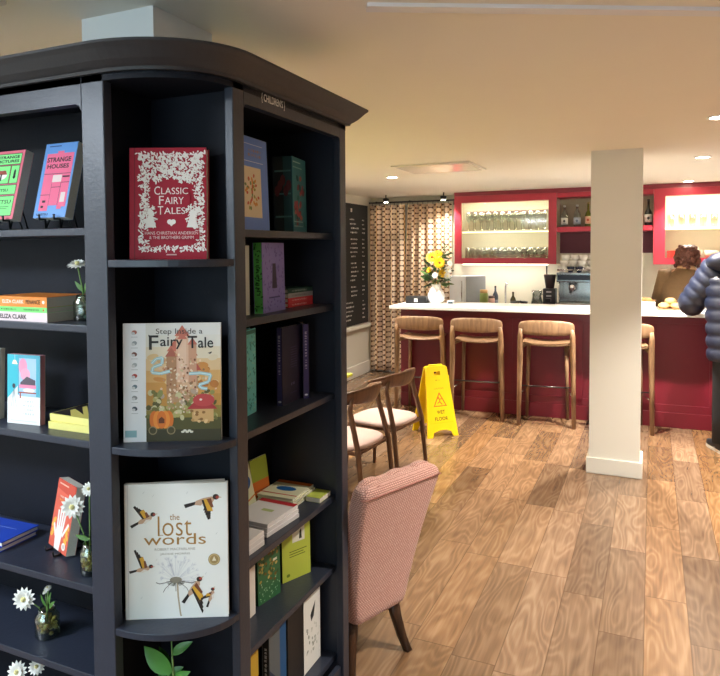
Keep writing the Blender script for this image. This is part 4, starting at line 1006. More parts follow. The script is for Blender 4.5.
MB().box(-.13, .13, -.09, .09, .0, .0015).build('sheet', mat('e9e9ee', .7), pp); MB().box(-.12, .14, -.08, .1, .0016, .003, None, Matrix.Rotation(.2, 4, 'Z')).build('sheet', mat('dfe2ea', .7), pp)
cr_ = thing('card_reader', 'small white card reader on the bar right of the vase', 'card reader', on_bar(.60, .36), R(10))
MB().box(-.035, .035, -.05, .05, 0, .045).build('body', mat('ededf0', .35), cr_, bevel=.008); MB().box(-.025, .025, -.052, -.049, .012, .036).build('screen', mat('40505a', .2), cr_)
mc = thing('menu_card', 'folded white menu card standing on the bar to the right of the pillar', 'menu card', on_bar(2.60, .37), BR)
MB().loft([[(x, -.045, 0), (x, 0, .075), (x, .045, 0), (x, .043, 0), (x, 0, .072), (x, -.043, 0)] for x in (-.06, .06)], smooth=False).build('card', mat('eef1f6', .6), mc)
tan = mat('c99f66', .7, var=.25, scale=40)
bd = thing('bread_tray', 'small wooden tray of golden pastries on the bar beside the blue jacket', 'tray', on_bar(2.80, .40), BR)
MB().box(-.12, .12, -.09, .09, 0, .012).build('tray', oak, bd, bevel=.003)
for k, (x, y, z) in enumerate(((-.06, -.03, .04), (.05, -.035, .04), (-.005, .035, .045), (.0, 0, .085))):
    MB().ball((x, y, z), .055, tan, 12, (1, .8, .62)).build('pastry', None, bd)
bk_ = thing('bread_basket', 'brown wicker basket on the bar just right of the pillar', 'basket', on_bar(2.56, .56), BR)
MB().lathe([(0, 0), (.09, 0), (.115, .07), (.118, .08), (.108, .08), (.085, .015), (0, .012)], seg=22).build('basket', mat('8a5f34', .8, var=.35, scale=70, bump=.5, bscale=80), bk_)
for x, y in ((-.03, -.02), (.035, .01), (-.01, .04)): MB().ball((x, y, .07), .045, mat('b5834a', .7, var=.2), 10, (1.2, .8, .8)).build('bun', None, bk_)

# ------------------------------------------------------------------ red wall cabinets behind the bar
cream = mat('d9d4c0', .7, var=.02)
YC = 8.42; ZB, ZT = 1.567, 2.452
cab_glass = glass('f6f6ee', .03)
led_m = emit('fff2cf', 14); led_dim = emit('fff2cf', 3)
def cabinet(label, x0, x1, gx0, gx1, watts, zmid=2.0, low=.6):
    c = thing('wall_cabinet', label, 'cabinet', (0, 0, 0))
    b = MB(); b.box(x0, x1, WB-.02, WB-.003, ZB, ZT); b.build('back_panel', cream, c)
    MB().box(x0, x0+.02, YC+.02, WB-.003, ZB, ZT).build('side_panel', cream, c); MB().box(x1-.02, x1, YC+.02, WB-.003, ZB, ZT).build('side_panel', cream, c)
    MB().box(x0+.02, x1-.02, YC+.02, WB-.02, ZB, ZB+.06).build('bottom_panel', red, c); MB().box(x0, x1, YC+.02, WB-.003, ZT-.07, ZT).build('top_panel', red, c)
    f = MB(); gz0, gz1 = ZB+.075, ZT-.085
    f.box(x0, x1, YC, YC+.02, ZB, gz0).box(x0, x1, YC, YC+.02, gz1, ZT).box(x0, gx0, YC, YC+.02, gz0, gz1).box(gx1, x1, YC, YC+.02, gz0, gz1)
    d = f.build('door_frame', red, c)
    MB().box(gx0, gx1, YC+.008, YC+.012, gz0, gz1).build('glass_pane', cab_glass, d)
    MB().box(x0+.02, x1-.02, YC+.066, WB-.02, zmid-.018, zmid).build('shelf', mat('f0ead8', .5), c)
    MB().box(gx0, gx1, YC+.04, YC+.055, ZT-.082, ZT-.072).build('led_strip', led_m, c)
    MB().box(gx0, gx1, YC+.052, YC+.064, zmid-.027, zmid-.0185).build('led_strip', led_dim, c)
    for z, wt in ((ZT-.085, watts), (zmid-.03, watts*low)):
        l = bpy.data.lights.new('cabinet_led', 'AREA'); l.shape = 'RECTANGLE'; l.size = gx1-gx0; l.size_y = .02; l.energy = wt; l.color = (1, .94, .82)
        o = bpy.data.objects.new('cabinet_led', l); COL.objects.link(o); o.location = ((gx0+gx1)/2, YC+.06, z); o.rotation_euler = (R(25), 0, 0)
    return c
cabinet('red framed glass wall cabinet full of glasses left of the pillar', -2.388, -1.086, -2.293, -1.182, 3.6)
cabinet('red framed brightly lit glass wall cabinet right of the pillar above the person in brown', .012, 1.62, .136, 1.50, 10, low=.16)
for (xa, xb, wt) in ((-2.3, -1.2, 3.2),):  # added strip light, out of view, to brighten the back wall and machine
    l = bpy.data.lights.new('under_cabinet_fill', 'AREA'); l.shape = 'RECTANGLE'; l.size = xb-xa; l.size_y = .02; l.energy = wt; l.color = (1, .95, .86)
    o = bpy.data.objects.new('under_cabinet_fill', l); COL.objects.link(o); o.location = ((xa+xb)/2, YC+.10, ZB-.022); o.rotation_euler = (R(15), 0, 0)
    MB().box(xa, xb, YC+.09, YC+.11, ZB-.016, ZB).build('fill_led_strip', led_dim, [o for o in bpy.data.objects if o.name == 'wall_cabinet'][0])
# open shelf unit between the two cabinets
ns = thing('shelf_unit', 'red open wall shelf with bottles between the two glass cabinets', 'shelf', (0, 0, 0))
MB().box(-1.084, .010, WB-.02, WB-.003, 2.03, ZT).build('back_panel', mat('9a937e', .7), ns)
MB().box(-1.084, .010, WB-.02, WB-.003, 1.70, 2.03).build('back_panel', mat('571a2c', .6), ns)
MB().box(-1.084, .010, YC+.01, WB-.02, 1.965, 2.027).build('shelf', red, ns, bevel=.003)
MB().box(-1.084, .010, YC+.02, WB-.02, ZT-.06, ZT).build('top_panel', red, ns)
tag(MB().box(-2.388, 1.62, YC-.004, WB-.003, ZT+.001, CE-.001).build('cornice', red_d), 'dark red band running along the ceiling above the cabinets', 'cornice')

gcl = glass('e9eee9', .14)
def tumbler(label, group, r=.036, h=.10, stem=False):
    t = thing('wine_glass' if stem else 'tumbler', label, 'glass', (0, 0, 0), 0, group)
    if stem: MB().lathe([(.0, 0), (.034, 0), (.034, .005), (.006, .014), (.006, .10), (.034, .14), (.043, .19), (.035, .255), (.033, .255), (.040, .19), (.0, .112)], seg=12).build('glass_body', gcl, t)
    else: MB().lathe([(.0, 0), (r*.85, 0), (r, h), (r*.93, h), (r*.78, .008), (0, .008)], seg=12).build('glass_body', gcl, t)
    return t
def row(proto, xs, y, z, lab):
    first = True
    for x in xs:
        if first and proto.get('used') is None: proto.location = (x, y, z); proto['used'] = 1
        else:
            c = copy_tree(proto, (x, y, z)); c['label'] = lab
        first = False
def spread(a, b, n): return [a + (b-a)*k/(n-1) for k in range(n)]
L1 = 'clear wine glass on the upper shelf of the left glass cabinet'; g1 = tumbler(L1, 'wine glasses on the upper shelf of the left cabinet', stem=True)
row(g1, spread(-2.23, -1.24, 12), 8.56, 2.0005, L1); row(g1, spread(-2.19, -1.28, 11), 8.66, 2.0005, L1)
L2 = 'clear tumbler on the lower shelf of the left glass cabinet'; g2 = tumbler(L2, 'tumblers on the lower shelf of the left cabinet', .042, .15)
row(g2, spread(-2.24, -1.23, 12), 8.55, 1.6275, L2); row(g2, spread(-2.20, -1.27, 11), 8.65, 1.6275, L2)
L3 = 'clear tumbler on the upper shelf of the right glass cabinet'; g3 = tumbler(L3, 'tumblers on the upper shelf of the right cabinet', .04, .15)
row(g3, spread(.20, 1.44, 12), 8.58, 2.0005, L3)
def cup(label, loc, group=None, r=.045, h=.06, col='efece6'):
    t = thing('cup', label, 'cup', loc, 0, group)
    MB().lathe([(0, 0), (r*.6, 0), (r*.9, h*.5), (r, h), (r*.92, h), (r*.8, h*.5), (0, h*.15)], seg=16).build('bowl', mat(col, .25), t)
    MB().tube([(r*.9, 0, h*.8), (r*1.45, 0, h*.75), (r*1.4, 0, h*.4), (r*.85, 0, h*.35)], r*.12, 6).build('handle', mat(col, .25), t)
    return t
cup('white cup standing on stacked saucers in the lit right cabinet above the brown-haired head', (.44, 8.56, 1.6275), None, .06, .13)
cup('white cup at the right of the lower shelf in the lit cabinet', (.62, 8.57, 1.6275), None, .07, .10)
rb = thing('box', 'small red box on the lower shelf at the left of the lit cabinet', 'box', (.235, 8.57, 1.6275))
MB().box(-.075, .075, -.05, .05, 0, .085).build('carton', mat('d8443f', .5), rb, bevel=.003); MB().box(-.077, .077, -.052, .052, .085, .10).build('lid', mat('c93a38', .5), rb, bevel=.002)

def bottle(label, loc, h, r, body, lab_c, cap, glassy=False, group=None, mark=None, neck=.3):
    t = thing('bottle', label, 'bottle', loc, 0, group)
    m = glass(body, .12) if glassy else mat(body, .15, spec=.6)
    MB().lathe([(0, 0), (r*.95, 0), (r, .006), (r, h*(.93-neck)*.92), (r*.8, h*(1-neck)*.95), (r*.36, h*(1.08-neck)), (r*.32, h*.93), (0, h*.93)], seg=18).build('bottle_body', m, t)
    MB().lathe([(0, h*.92), (r*.38, h*.92), (r*.38, h), (0, h)], seg=14).build('cap', mat(cap, .4), t)
    lb = MB().lathe([(r*1.01, h*.12), (r*1.01, h*.42)], seg=18).build('paper_label', mat(lab_c, .7), t)
    if mark:
        q = Art(Matrix.Translation((0, -r*1.015, h*.27))); q.ell(0, .0, r*.35, h*.06, mark); q.rect(-r*.5, -h*.11, r*.5, -h*.095, mark); q.done('label_print', lb)
    return t
SZ = 2.0275
bottle('clear spirit bottle with pale label, leftmost on the red shelf', (-1.005, 8.55, SZ), .27, .040, 'dfe6e2', 'dfe0da', 'd9dcd8', True, None, '6a6a66')
bottle('clear spirit bottle with bluish label, second on the red shelf', (-.855, 8.55, SZ), .275, .042, 'dfe6e8', 'a9b8c9', 'c9ccce', True, None, '5a6a80')
bottle('green wine bottle with cream label on the red shelf beside the pillar', (-.725, 8.55, SZ), .30, .038, '5f6a22', 'd9b79a', '8a7a3a', False, None, 'b0503a', neck=.42)
bottle('dark wine bottle with white label on the red shelf just right of the pillar', (-.045, 8.52, SZ), .31, .040, '16181a', 'dcdcd8', '1a1a1c', False, None, '2a2a2c', neck=.42)

# back worktop below the cabinets with everything standing on it
BT = .97
bcn = thing('back_counter', 'back worktop along the wall behind the bar', 'counter', (0, 0, 0))
MB().box(-2.45, 3.2, 8.14, WB-.003, BT-.035, BT).build('worktop', mat('e6e4de', .3), bcn, bevel=.004)
MB().box(-2.42, 3.2, 8.18, WB-.003, .1, BT-.035).build('cabinet_fronts', red_d, bcn); MB().box(-2.40, 3.18, 8.24, WB-.003, 0, .1).build('plinth', mat('2a2426', .6), bcn)
mw = thing('microwave', 'white and grey microwave oven on the back worktop behind the flowers', 'microwave', (-2.225, 8.47, BT+.0005), R(-38))
MB().box(-.17, .17, -.15, .17, .012, .44).build('body', mat('9ea3a8', .4), mw, bevel=.006); MB().box(-.17, .17, -.168, -.15, .02, .435).build('door', mat('e9ebee', .3), mw, bevel=.004); MB().tube([(.13, -.19, .08), (.13, -.19, .38)], .008, 8).build('handle', chrome, mw)
def jar(label, loc, r, h, body, lid):
    t = thing('jar', label, 'jar', loc)
    MB().lathe([(0, 0), (r, 0), (r, h*.78), (r*.85, h*.86), (0, h*.86)], seg=16).build('jar_body', mat(body, .3), t); MB().lathe([(0, h*.84), (r*.9, h*.84), (r*.9, h), (0, h)], seg=16).build('lid', mat(lid, .4), t)
jar('green jar with tan lid on the back worktop beside the microwave', (-1.965, 8.30, BT+.0005), .055, .27, '8fa05a', 'c9a06a')
jar('small pink jar on the back worktop', (-1.875, 8.34, BT+.0005), .042, .19, 'd9b3a9', '5a4a48')
bottle('small dark bottle with black top on the back worktop left of the tap', (-1.86, 8.50, BT+.0005), .31, .036, '3f4a58', '6a6f7a', '1a1a1a')
bottle('short brown bottle on the back worktop right of the tap', (-1.62, 8.44, BT+.0005), .24, .036, '4f4a30', 'a9a06a', '3a2a1a')
tp = thing('tap', 'chrome swan neck tap at the sink behind the bar', 'tap', (-1.74, 8.56, BT+.0005))
MB().lathe([(0, 0), (.028, 0), (.024, .05), (.014, .06), (0, .06)], seg=16).build('tap_base', chrome, tp); MB().tube([(0, 0, .05), (0, 0, .30), (.015, -.03, .35), (.03, -.09, .355), (.035, -.12, .32)], .012, 10).build('spout', chrome, tp); MB().tube([(.02, 0, .05), (.08, -.01, .09)], .007, 8).build('lever', chrome, tp)
tr = thing('pan', 'black pan with a white cloth on the back worktop', 'pan', (-1.52, 8.30, BT+.0005))
MB().lathe([(0, 0), (.09, 0), (.11, .13), (.104, .13), (.085, .01), (0, .01)], seg=20).build('pan_body', mat('1a1b1d', .3), tr); MB().tube([(.03, -.095, .12), (.06, -.22, .15)], .010, 8).build('handle', mat('1a1b1d', .3), tr)
jg = thing('jug', 'clear glass jug on the back worktop left of the coffee machine', 'jug', (-1.30, 8.30, BT+.0005))
MB().lathe([(0, 0), (.06, 0), (.075, .1), (.055, .2), (.065, .27), (.06, .27), (.05, .2), (.07, .1), (0, .01)], seg=18).build('jug_body', glass('dfe6e6', .18), jg); MB().tube([(.055, 0, .23), (.11, 0, .20), (.11, 0, .1), (.072, 0, .07)], .008, 6).build('handle', glass('dfe6e6', .25), jg)
steel = mat('c2c8cc', .22, 1.0, var=.02); blk = mat('17171b', .35)
gr = thing('coffee_grinder', 'tall dark coffee grinder left of the coffee machine', 'grinder', (-1.15, 8.34, BT+.0005))
MB().box(-.075, .075, -.09, .1, 0, .30).build('body', mat('34343a', .35), gr, bevel=.012); MB().lathe([(0, .30), (.05, .30), (.075, .46), (.07, .47), (0, .47)], seg=16).build('hopper', mat('4a4044', .2), gr); MB().box(-.03, .03, -.16, -.09, .14, .18).build('spout', blk, gr); MB().box(-.05, .05, -.18, -.08, .02, .03).build('tray', steel, gr)
for k, z in enumerate((.20, .25)): MB().box(-.03, .03, -.094, -.09, z, z+.018).build('button_panel', mat('b9bcc4', .4), gr)
cm_ = thing('coffee_machine', 'chrome espresso machine on the back worktop partly behind the pillar', 'coffee machine', (-.68, 8.42, BT+.0005))
MB().box(-.38, .38, -.20, .25, .05, .13).build('drip_tray', steel, cm_, bevel=.006)
MB().box(-.38, .38, .02, .25, .13, .40).build('body', mat('b5c2c9', .2, .9, var=.02), cm_, bevel=.012); MB().box(-.38, .38, -.20, .25, .38, .50).build('upper_housing', mat('a9bac6', .18, .9, var=.02), cm_, bevel=.012)
for sx in (-.20, .12):
    MB().lathe([(0, .27), (.035, .27), (.045, .30), (.045, .38), (0, .38)], (sx, -.12, 0), 16).build('group_head', chrome, cm_); MB().tube([(sx, -.13, .285), (sx, -.30, .27)], [.014, .018], 8).build('portafilter', blk, cm_)
MB().box(-.36, .36, -.205, -.20, .41, .47).build('control_panel', mat('20283a', .25), cm_)
for sx in (-.34, .34): MB().tube([(sx, -.18, .40), (sx*1.02, -.22, .30), (sx, -.21, .17)], .007, 6).build('steam_wand', chrome, cm_)
for sx in (-.33, .33):
    for sy in (-.16, .2): MB().lathe([(0, 0), (.025, 0), (.02, .05), (0, .05)], (sx, sy, 0), 10).build('foot', blk, cm_)
MB().tube([(-.37, -.19, .53), (.37, -.19, .53)], .008, 8).build('cup_rail', chrome, cm_)
k = 0
for ix in range(6):
    for lv_ in range(3):
        x = -.68 - .33 + .105*ix + .02*lv_; cup('white cup stacked upside on top of the espresso machine', (x, 8.38 + .05*(ix % 2), BT+.502+.070*lv_), 'white cups on the espresso machine', .052, .068)
for ix, x in enumerate((-.90, -.80)):
    cup(('dark navy cup on the front edge of the espresso machine, nearer the grinder', 'dark navy cup on the front edge of the espresso machine, nearer the pillar')[ix], (x, 8.27, BT+.502), None, .045, .07, '1c2440')
tag(MB().tube([(-1.25, WB-.008, 1.566), (-1.25, WB-.008, 1.45), (-1.22, 8.66, 1.30), (-1.16, 8.52, 1.18), (-1.15, 8.44, 1.12)], .008, 6).build('power_cable', blk), 'black cable hanging from the cabinet to the coffee grinder', 'cable')

# ------------------------------------------------------------------ curtain, rail, chalkboard
cm3 = curtain_material()
def curtain(label, x0, x1, lean):
    t = thing('curtain', label, 'curtain', ((x0+x1)/2, 8.66, 0), 0, 'patterned curtains on the back wall')
    n = 120; L_ = x1-x0; vs_, fs, uvs = [], [], []
    arcl = 0; prev = None; cols = []
    for k in range(n+1):
        f = k/n; x = -L_/2 + L_*f; y = .045*math.sin(f*L_/.125*2*math.pi) + .012*math.sin(f*17)
        if prev: arcl += math.hypot(x-prev[0], y-prev[1])
        prev = (x, y); cols.append((x, y, arcl))
    zs = [.03 + (2.39-.03)*j/16 for j in range(17)]
    for x, y, u in cols:
        for z in zs:
            g = (z/2.4)**3; vs_.append((x + lean*g*max(0, 1-(x+L_/2)/.35), y*(1.1-.25*g), z)); uvs.append((u, z))
    for k in range(n):
        for j in range(16): fs.append((k*17+j, (k+1)*17+j, (k+1)*17+j+1, k*17+j+1))
    me = bpy.data.meshes.new('fabric'); me.from_pydata(vs_, [], fs); me.materials.append(cm3)
    ul = me.uv_layers.new(name='UVMap')
    for p in me.polygons:
        p.use_smooth = True
        for li in p.loop_indices: ul.data[li].uv = uvs[me.loops[li].vertex_index]
    o = bpy.data.objects.new('fabric', me); COL.objects.link(o); o.parent = t
    s_ = o.modifiers.new('s', 'SOLIDIFY'); s_.thickness = .003
    hk = MB()
    for k in range(9): hk.tube([(-L_/2+.04+(L_-.08)*k/8, 0, 2.38), (-L_/2+.04+(L_-.08)*k/8, 0, 2.415)], .004, 5)
    hk.build('hooks', mat('2c2826', .4), t)['kind'] = 'stuff'
curtain('patterned tan and brown curtain at the corner beside the chalkboard wall', -3.70, -3.175, 0)
curtain('patterned tan and brown curtain between the white gap and the red cabinets', -3.165, -2.50, .045)
rl = thing('curtain_rail', 'dark curtain rail fixed below the ceiling over the patterned curtains', 'curtain rail', (0, 0, 0))
MB().box(-3.71, -2.44, 8.645, 8.675, 2.415, 2.437).build('track', mat('2c2826', .4), rl)
for x in (-3.6, -3.1, -2.6): MB().box(x-.01, x+.01, 8.65, WB-.001, 2.437, 2.445).build('bracket', mat('2c2826', .4), rl)
MB().box(-2.46, -2.43, 8.62, 8.70, 2.36, 2.44).build('end_stop', mat('2c2826', .4), rl)
dr = MB(); dr.box(-3.45, -2.75, WB-.03, WB-.002, .0, 2.4); dr.box(-3.40, -2.80, WB-.038, WB-.03, 1.3, 2.3); dr.box(-3.40, -2.80, WB-.038, WB-.03, .2, 1.15)
struct('added_door_1', dr, mat('f3f3f0', .5, var=.01))  # white door added so the gap between the curtains looks bright

cbd = thing('chalkboard', 'tall black menu chalkboard with white writing on the left wall', 'chalkboard', (.001, 0, 0))
MB().box(WL, WL+.018, 7.05, 8.60, .73, 2.385).build('board', mat('1d1f21', .7, var=.15, scale=5), cbd)
MB().box(WL, WL+.05, 7.0, 8.62, .665, .715).build('ledge', trim_m, cbd, bevel=.004)
rnd = random.Random(31); a = Art(Matrix(((0, -1, 0, WL+.0182), (1, 0, 0, 0), (0, 0, 1, 0), (0, 0, 0, 1))))
a.rect(8.02, 2.27, 8.07, 2.32, 'd9dad8')
z = 2.17
for k in range(22):
    if k in (4, 9, 14, 17): z -= .035
    y0 = 8.02 + rnd.uniform(-.03, .03) if k < 17 else 7.86
    for (s0, e0) in ((y0, y0+rnd.uniform(.14, .27)), (8.40, 8.40+rnd.uniform(.04, .1))):
        y = s0
        while y < e0:
            w_ = rnd.uniform(.02, .05); a.rect(y, z-rnd.uniform(.006, .012), min(e0, y+w_), z+rnd.uniform(.006, .012), rnd.choice(['c9cbc9', 'a9acab', 'd9dad8'])); y += w_ + .012
    z -= .058
a.done('chalk_writing', cbd)

# ------------------------------------------------------------------ people
def skin_figure(name, verts, edges, radii, m, levels=2):
    me = bpy.data.meshes.new(name); me.from_pydata(verts, edges, []); me.update(); me.materials.append(m)
    o = bpy.data.objects.new(name, me); COL.objects.link(o)
    md = o.modifiers.new('skin', 'SKIN'); md.use_smooth_shade = True
    if not me.skin_vertices: pass
    sv = me.skin_vertices[0].data
    for k, r in enumerate(radii):
        sv[k].radius = r if isinstance(r, tuple) else (r, r)
        sv[k].use_root = (k == 0)
    s_ = o.modifiers.new('sub', 'SUBSURF'); s_.levels = levels; s_.render_levels = levels
    return o
skin_c = mat('c99a80', .55, var=.05)
def person(label, J, face_dir, group=None):
    """J: joints in world metres"""
    V, E, Rr = [], [], []
    def v(p, r, parent=None):
        V.append(tuple(p)); Rr.append(r)
        if parent is not None: E.append((parent, len(V)-1))
        return len(V)-1
    pel = v(J['pelvis'], (.125, .10)); wst = v(Vector(J['pelvis']).lerp(J['chest'], .5), (.115, .09), pel); ch = v(J['chest'], (.135, .10), wst)
    nk0 = v(Vector(J['chest']).lerp(J['neck'], .75), .07, ch); nk = v(J['neck'], .052, nk0)
    hd = Vector(J['head']); fd = Vector(face_dir).normalized()
    c0 = v(hd - Vector((0, 0, .06)) + fd*.015, (.062, .066), nk); c1 = v(hd + Vector((0, 0, .0)), (.076, .092), c0); c2 = v(hd + Vector((0, 0, .065)) - fd*.005, (.070, .085), c1); v(hd + Vector((0, 0, .105)), (.035, .04), c2)
    for s in ('l', 'r'):
        sh = v(J[s+'sho'], .058, nk0); up = v(Vector(J[s+'sho']).lerp(J[s+'elb'], .5), .047, sh); el = v(J[s+'elb'], .040, up); fa = v(Vector(J[s+'elb']).lerp(J[s+'wri'], .4), .038, el); wr = v(J[s+'wri'], .026, fa)
        d = (Vector(J[s+'wri']) - Vector(J[s+'elb'])).normalized(); side = d.cross(Vector((0, 0, 1))).normalized(); dn = Vector((0, 0, -1))
        pm_ = v(Vector(J[s+'wri']) + d*.05, (.034, .018), wr); kn = v(Vector(J[s+'wri']) + d*.085, (.036, .016), pm_)
        for q, ln in zip((-.028, -.010, .010, .027), (.060, .072, .075, .066)):
            a0 = v(Vector(J[s+'wri']) + d*.105 + side*q, .0095, kn); a1 = v(Vector(J[s+'wri']) + d*(.105+ln*.5) + side*q*1.1 + dn*.008, .0085, a0); v(Vector(J[s+'wri']) + d*(.105+ln*.85) + side*q*1.1 + dn*.028, .0075, a1)
        tsg = 1 if s == 'l' else -1
        t0 = v(Vector(J[s+'wri']) + d*.045 + side*tsg*.045 + dn*.006, .011, pm_); v(Vector(J[s+'wri']) + d*.085 + side*tsg*.06 + dn*.018, .009, t0)
        hp = v(J[s+'hip'], .085, pel); th = v(Vector(J[s+'hip']).lerp(J[s+'kne'], .5), .075, hp); kn_ = v(J[s+'kne'], .055, th); cf = v(Vector(J[s+'kne']).lerp(J[s+'ank'], .35), .055, kn_); an = v(J[s+'ank'], .036, cf); v(J[s+'toe'], (.036, .024), an)
    b = skin_figure('person', V, E, Rr, skin_c)
    tag(b, label, 'person', group)
    # face and ears
    up_ = Vector((0, 0, 1)); sd = fd.cross(up_).normalized(); F = MB(); ink = mat('2a2020', .4); lip = mat('a85f55', .5); wht = mat('eeeae4', .3)
    for sx in (-1, 1):
        F.ball(hd + fd*.088 + sd*sx*.031 + up_*.012, .011, wht, 8); F.ball(hd + fd*.097 + sd*sx*.031 + up_*.012, .0055, ink, 6)
        F.ball(hd + sd*sx*.078 - fd*.005, .028, skin_c, 8, (.5, .5, 1)); F.tube([hd + fd*.096 + sd*sx*.018 + up_*.034, hd + fd*.092 + sd*sx*.046 + up_*.034], .004, 5, ink)
    F.tube([hd + fd*.094 + up_*.015, hd + fd*.118 - up_*.022], [.008, .014], 6, skin_c); F.tube([hd + fd*.092 - sd*.022 - up_*.05, hd + fd*.098 - up_*.051, hd + fd*.092 + sd*.022 - up_*.05], .005, 6, lip)
    F.build('face', None, b)
    return b
def ell_ring(c, rx, ry, n=24, rot=0): return [(c[0] + rx*math.cos(t)*math.cos(rot) - ry*math.sin(t)*math.sin(rot), c[1] + rx*math.cos(t)*math.sin(rot) + ry*math.sin(t)*math.cos(rot), c[2]) for t in [2*math.pi*k/n for k in range(n)]]
def puff_tube(mb, pts, r0, r1, puffs, seg=14, m=None, amp=.12):
    pts = [Vector(p) for p in pts]; out, rr = [], []
    segl = [(pts[k+1]-pts[k]).length for k in range(len(pts)-1)]; tot = sum(segl); N_ = puffs*6
    for k in range(N_+1):
        s_ = tot*k/N_; j = 0
        while j < len(segl)-1 and s_ > segl[j]: s_ -= segl[j]; j += 1
        out.append(pts[j].lerp(pts[j+1], s_/segl[j])); f = k/N_
        rr.append((r0 + (r1-r0)*f)*(1 - amp + amp*abs(math.sin(math.pi*f*puffs))**.6))
    # soften the elbow
    for _ in range(4): out = [out[0]] + [(out[k-1]+out[k]*2+out[k+1])/4 for k in range(1, len(out)-1)] + [out[-1]]
    mb.tube(out, rr, seg, m)

# customer in a navy puffer jacket at the right edge
DX = .0
J = dict(pelvis=(.70, 6.28, .98), chest=(.69, 6.33, 1.45), neck=(.66, 6.36, 1.65), head=(.645, 6.40, 1.795), lsho=(.50, 6.36, 1.555), lelb=(.315, 6.46, 1.265), lwri=(.36, 6.74, 1.215), rsho=(.88, 6.34, 1.555), relb=(1.04, 6.46, 1.27), rwri=(.92, 6.75, 1.215),
         lhip=(.60, 6.28, .95), lkne=(.57, 6.34, .53), lank=(.56, 6.34, .09), ltoe=(.50, 6.50, .035), rhip=(.80, 6.28, .95), rkne=(.84, 6.33, .53), rank=(.85, 6.32, .09), rtoe=(.88, 6.49, .035))
p1 = person('person in a navy puffer jacket and dark trousers leaning on the bar at the right', J, (-.1, 1, -.1))
navy_j = mat('131b31', .42, var=.05, scale=30, bump=.15, bscale=40, spec=.6); dark_t = mat('15161b', .8)
jk = MB()
tors = []
NP = 8
for k in range(NP*6+1):
    f = k/(NP*6); z = .80 + .86*f; pf = 1 - .07 + .07*abs(math.sin(math.pi*f*NP))**.6
    w_ = .265 if f < .78 else .265 - .19*((f-.78)/.22)**1.3; d_ = .185 if f < .78 else .185 - .075*((f-.78)/.22)
    tors.append(ell_ring((.695-.03*f, 6.28+.07*f, z), w_*pf, d_*pf))
jk.loft(tors)
jo = jk.build('puffer_jacket', navy_j, p1)
for s, e in (('l', 1), ('r', -1)):
    sl_ = MB(); puff_tube(sl_, [Vector(J[s+'sho']) + Vector((e*.035, 0, .02)), J[s+'elb'], Vector(J[s+'wri'])], .155, .082, 8, amp=.07); sl_.build('sleeve', navy_j, jo)
MB().loft([ell_ring((.60, 6.245-.01*k, 1.56+.035*k), rx, ry, 20) for k, (rx, ry) in enumerate(((.10, .05), (.175, .10), (.19, .125), (.18, .12), (.14, .09), (.06, .04)))]).build('hood', navy_j, jo)
cl_ = MB(); cl_.loft([ell_ring((.655, 6.365, 1.63 + .014*k), .105 + .012*math.sin(k*1.2), .098 + .012*math.sin(k*1.2)) for k in range(7)]); cl_.build('collar', navy_j, jo)
tr_ = MB()
for s in ('l', 'r'): tr_.tube([Vector(J[s+'hip']) + Vector((0, 0, .05)), J[s+'hip'], Vector(J[s+'hip']).lerp(J[s+'kne'], .5), J[s+'kne'], Vector(J[s+'kne']).lerp(J[s+'ank'], .5), Vector(J[s+'ank']) + Vector((0, 0, -.01))], [.11, .115, .105, .085, .08, .072], 14)
tr_.loft([ell_ring((.70, 6.28, z), .20, .135) for z in (.86, .92, 1.0, 1.05)])
tr_.build('trousers', dark_t, p1)
def shoe(p, an, toe, upper, sole):
    an, toe = Vector(an), Vector(toe); d = (toe-an); d.z = 0; d.normalize(); s_ = Vector((-d.y, d.x, 0)); h0 = Vector((an.x, an.y, 0)) - d*.07
    prf = [(-.0, .034, .0), (.03, .042, 0), (.12, .045, 0), (.20, .05, 0), (.26, .04, 0), (.285, .02, 0)]
    def ringz(sc_, z): return [tuple(h0 + d*x + s_*w_*sc_ + Vector((0, 0, z))) for x, w_, _ in prf] + [tuple(h0 + d*x - s_*w_*sc_ + Vector((0, 0, z))) for x, w_, _ in prf[::-1]]
    so = MB().loft([ringz(1.02, .0015), ringz(1.04, .028)], smooth=False).build('shoe', mat(sole, .6), p)
    u = MB(); u.loft([ringz(1, .028), [(x, y, z + max(0, .055*(1 - (Vector((x, y, 0)) - Vector((h0.x, h0.y, 0))).dot(d)/.30))) for x, y, z in ringz(.9, .05)], [(x, y, z + max(0, .075*(1 - (Vector((x, y, 0)) - Vector((h0.x, h0.y, 0))).dot(d)/.24))) for x, y, z in ringz(.55, .06)]]); u.build('shoe_upper', mat(upper, .6), so)
shoe(p1, J['lank'], J['ltoe'], '22242a', 'c9c2b4'); shoe(p1, J['rank'], J['rtoe'], '22242a', 'c9c2b4')
hr_ = MB(); hd = Vector(J['head'])
hr_.loft([ell_ring((hd.x+.005, hd.y-.022-.006*(k == 0), hd.z + z), rx, ry, 20) for k, (z, rx, ry) in enumerate(((-.095, .058, .06), (-.06, .088, .09), (-.01, .098, .102), (.05, .10, .105), (.10, .082, .088), (.13, .045, .05), (.14, .012, .012)))])
hr_.build('hair', mat('d9d9dc', .6, var=.12, scale=60, bump=.4, bscale=120), p1)
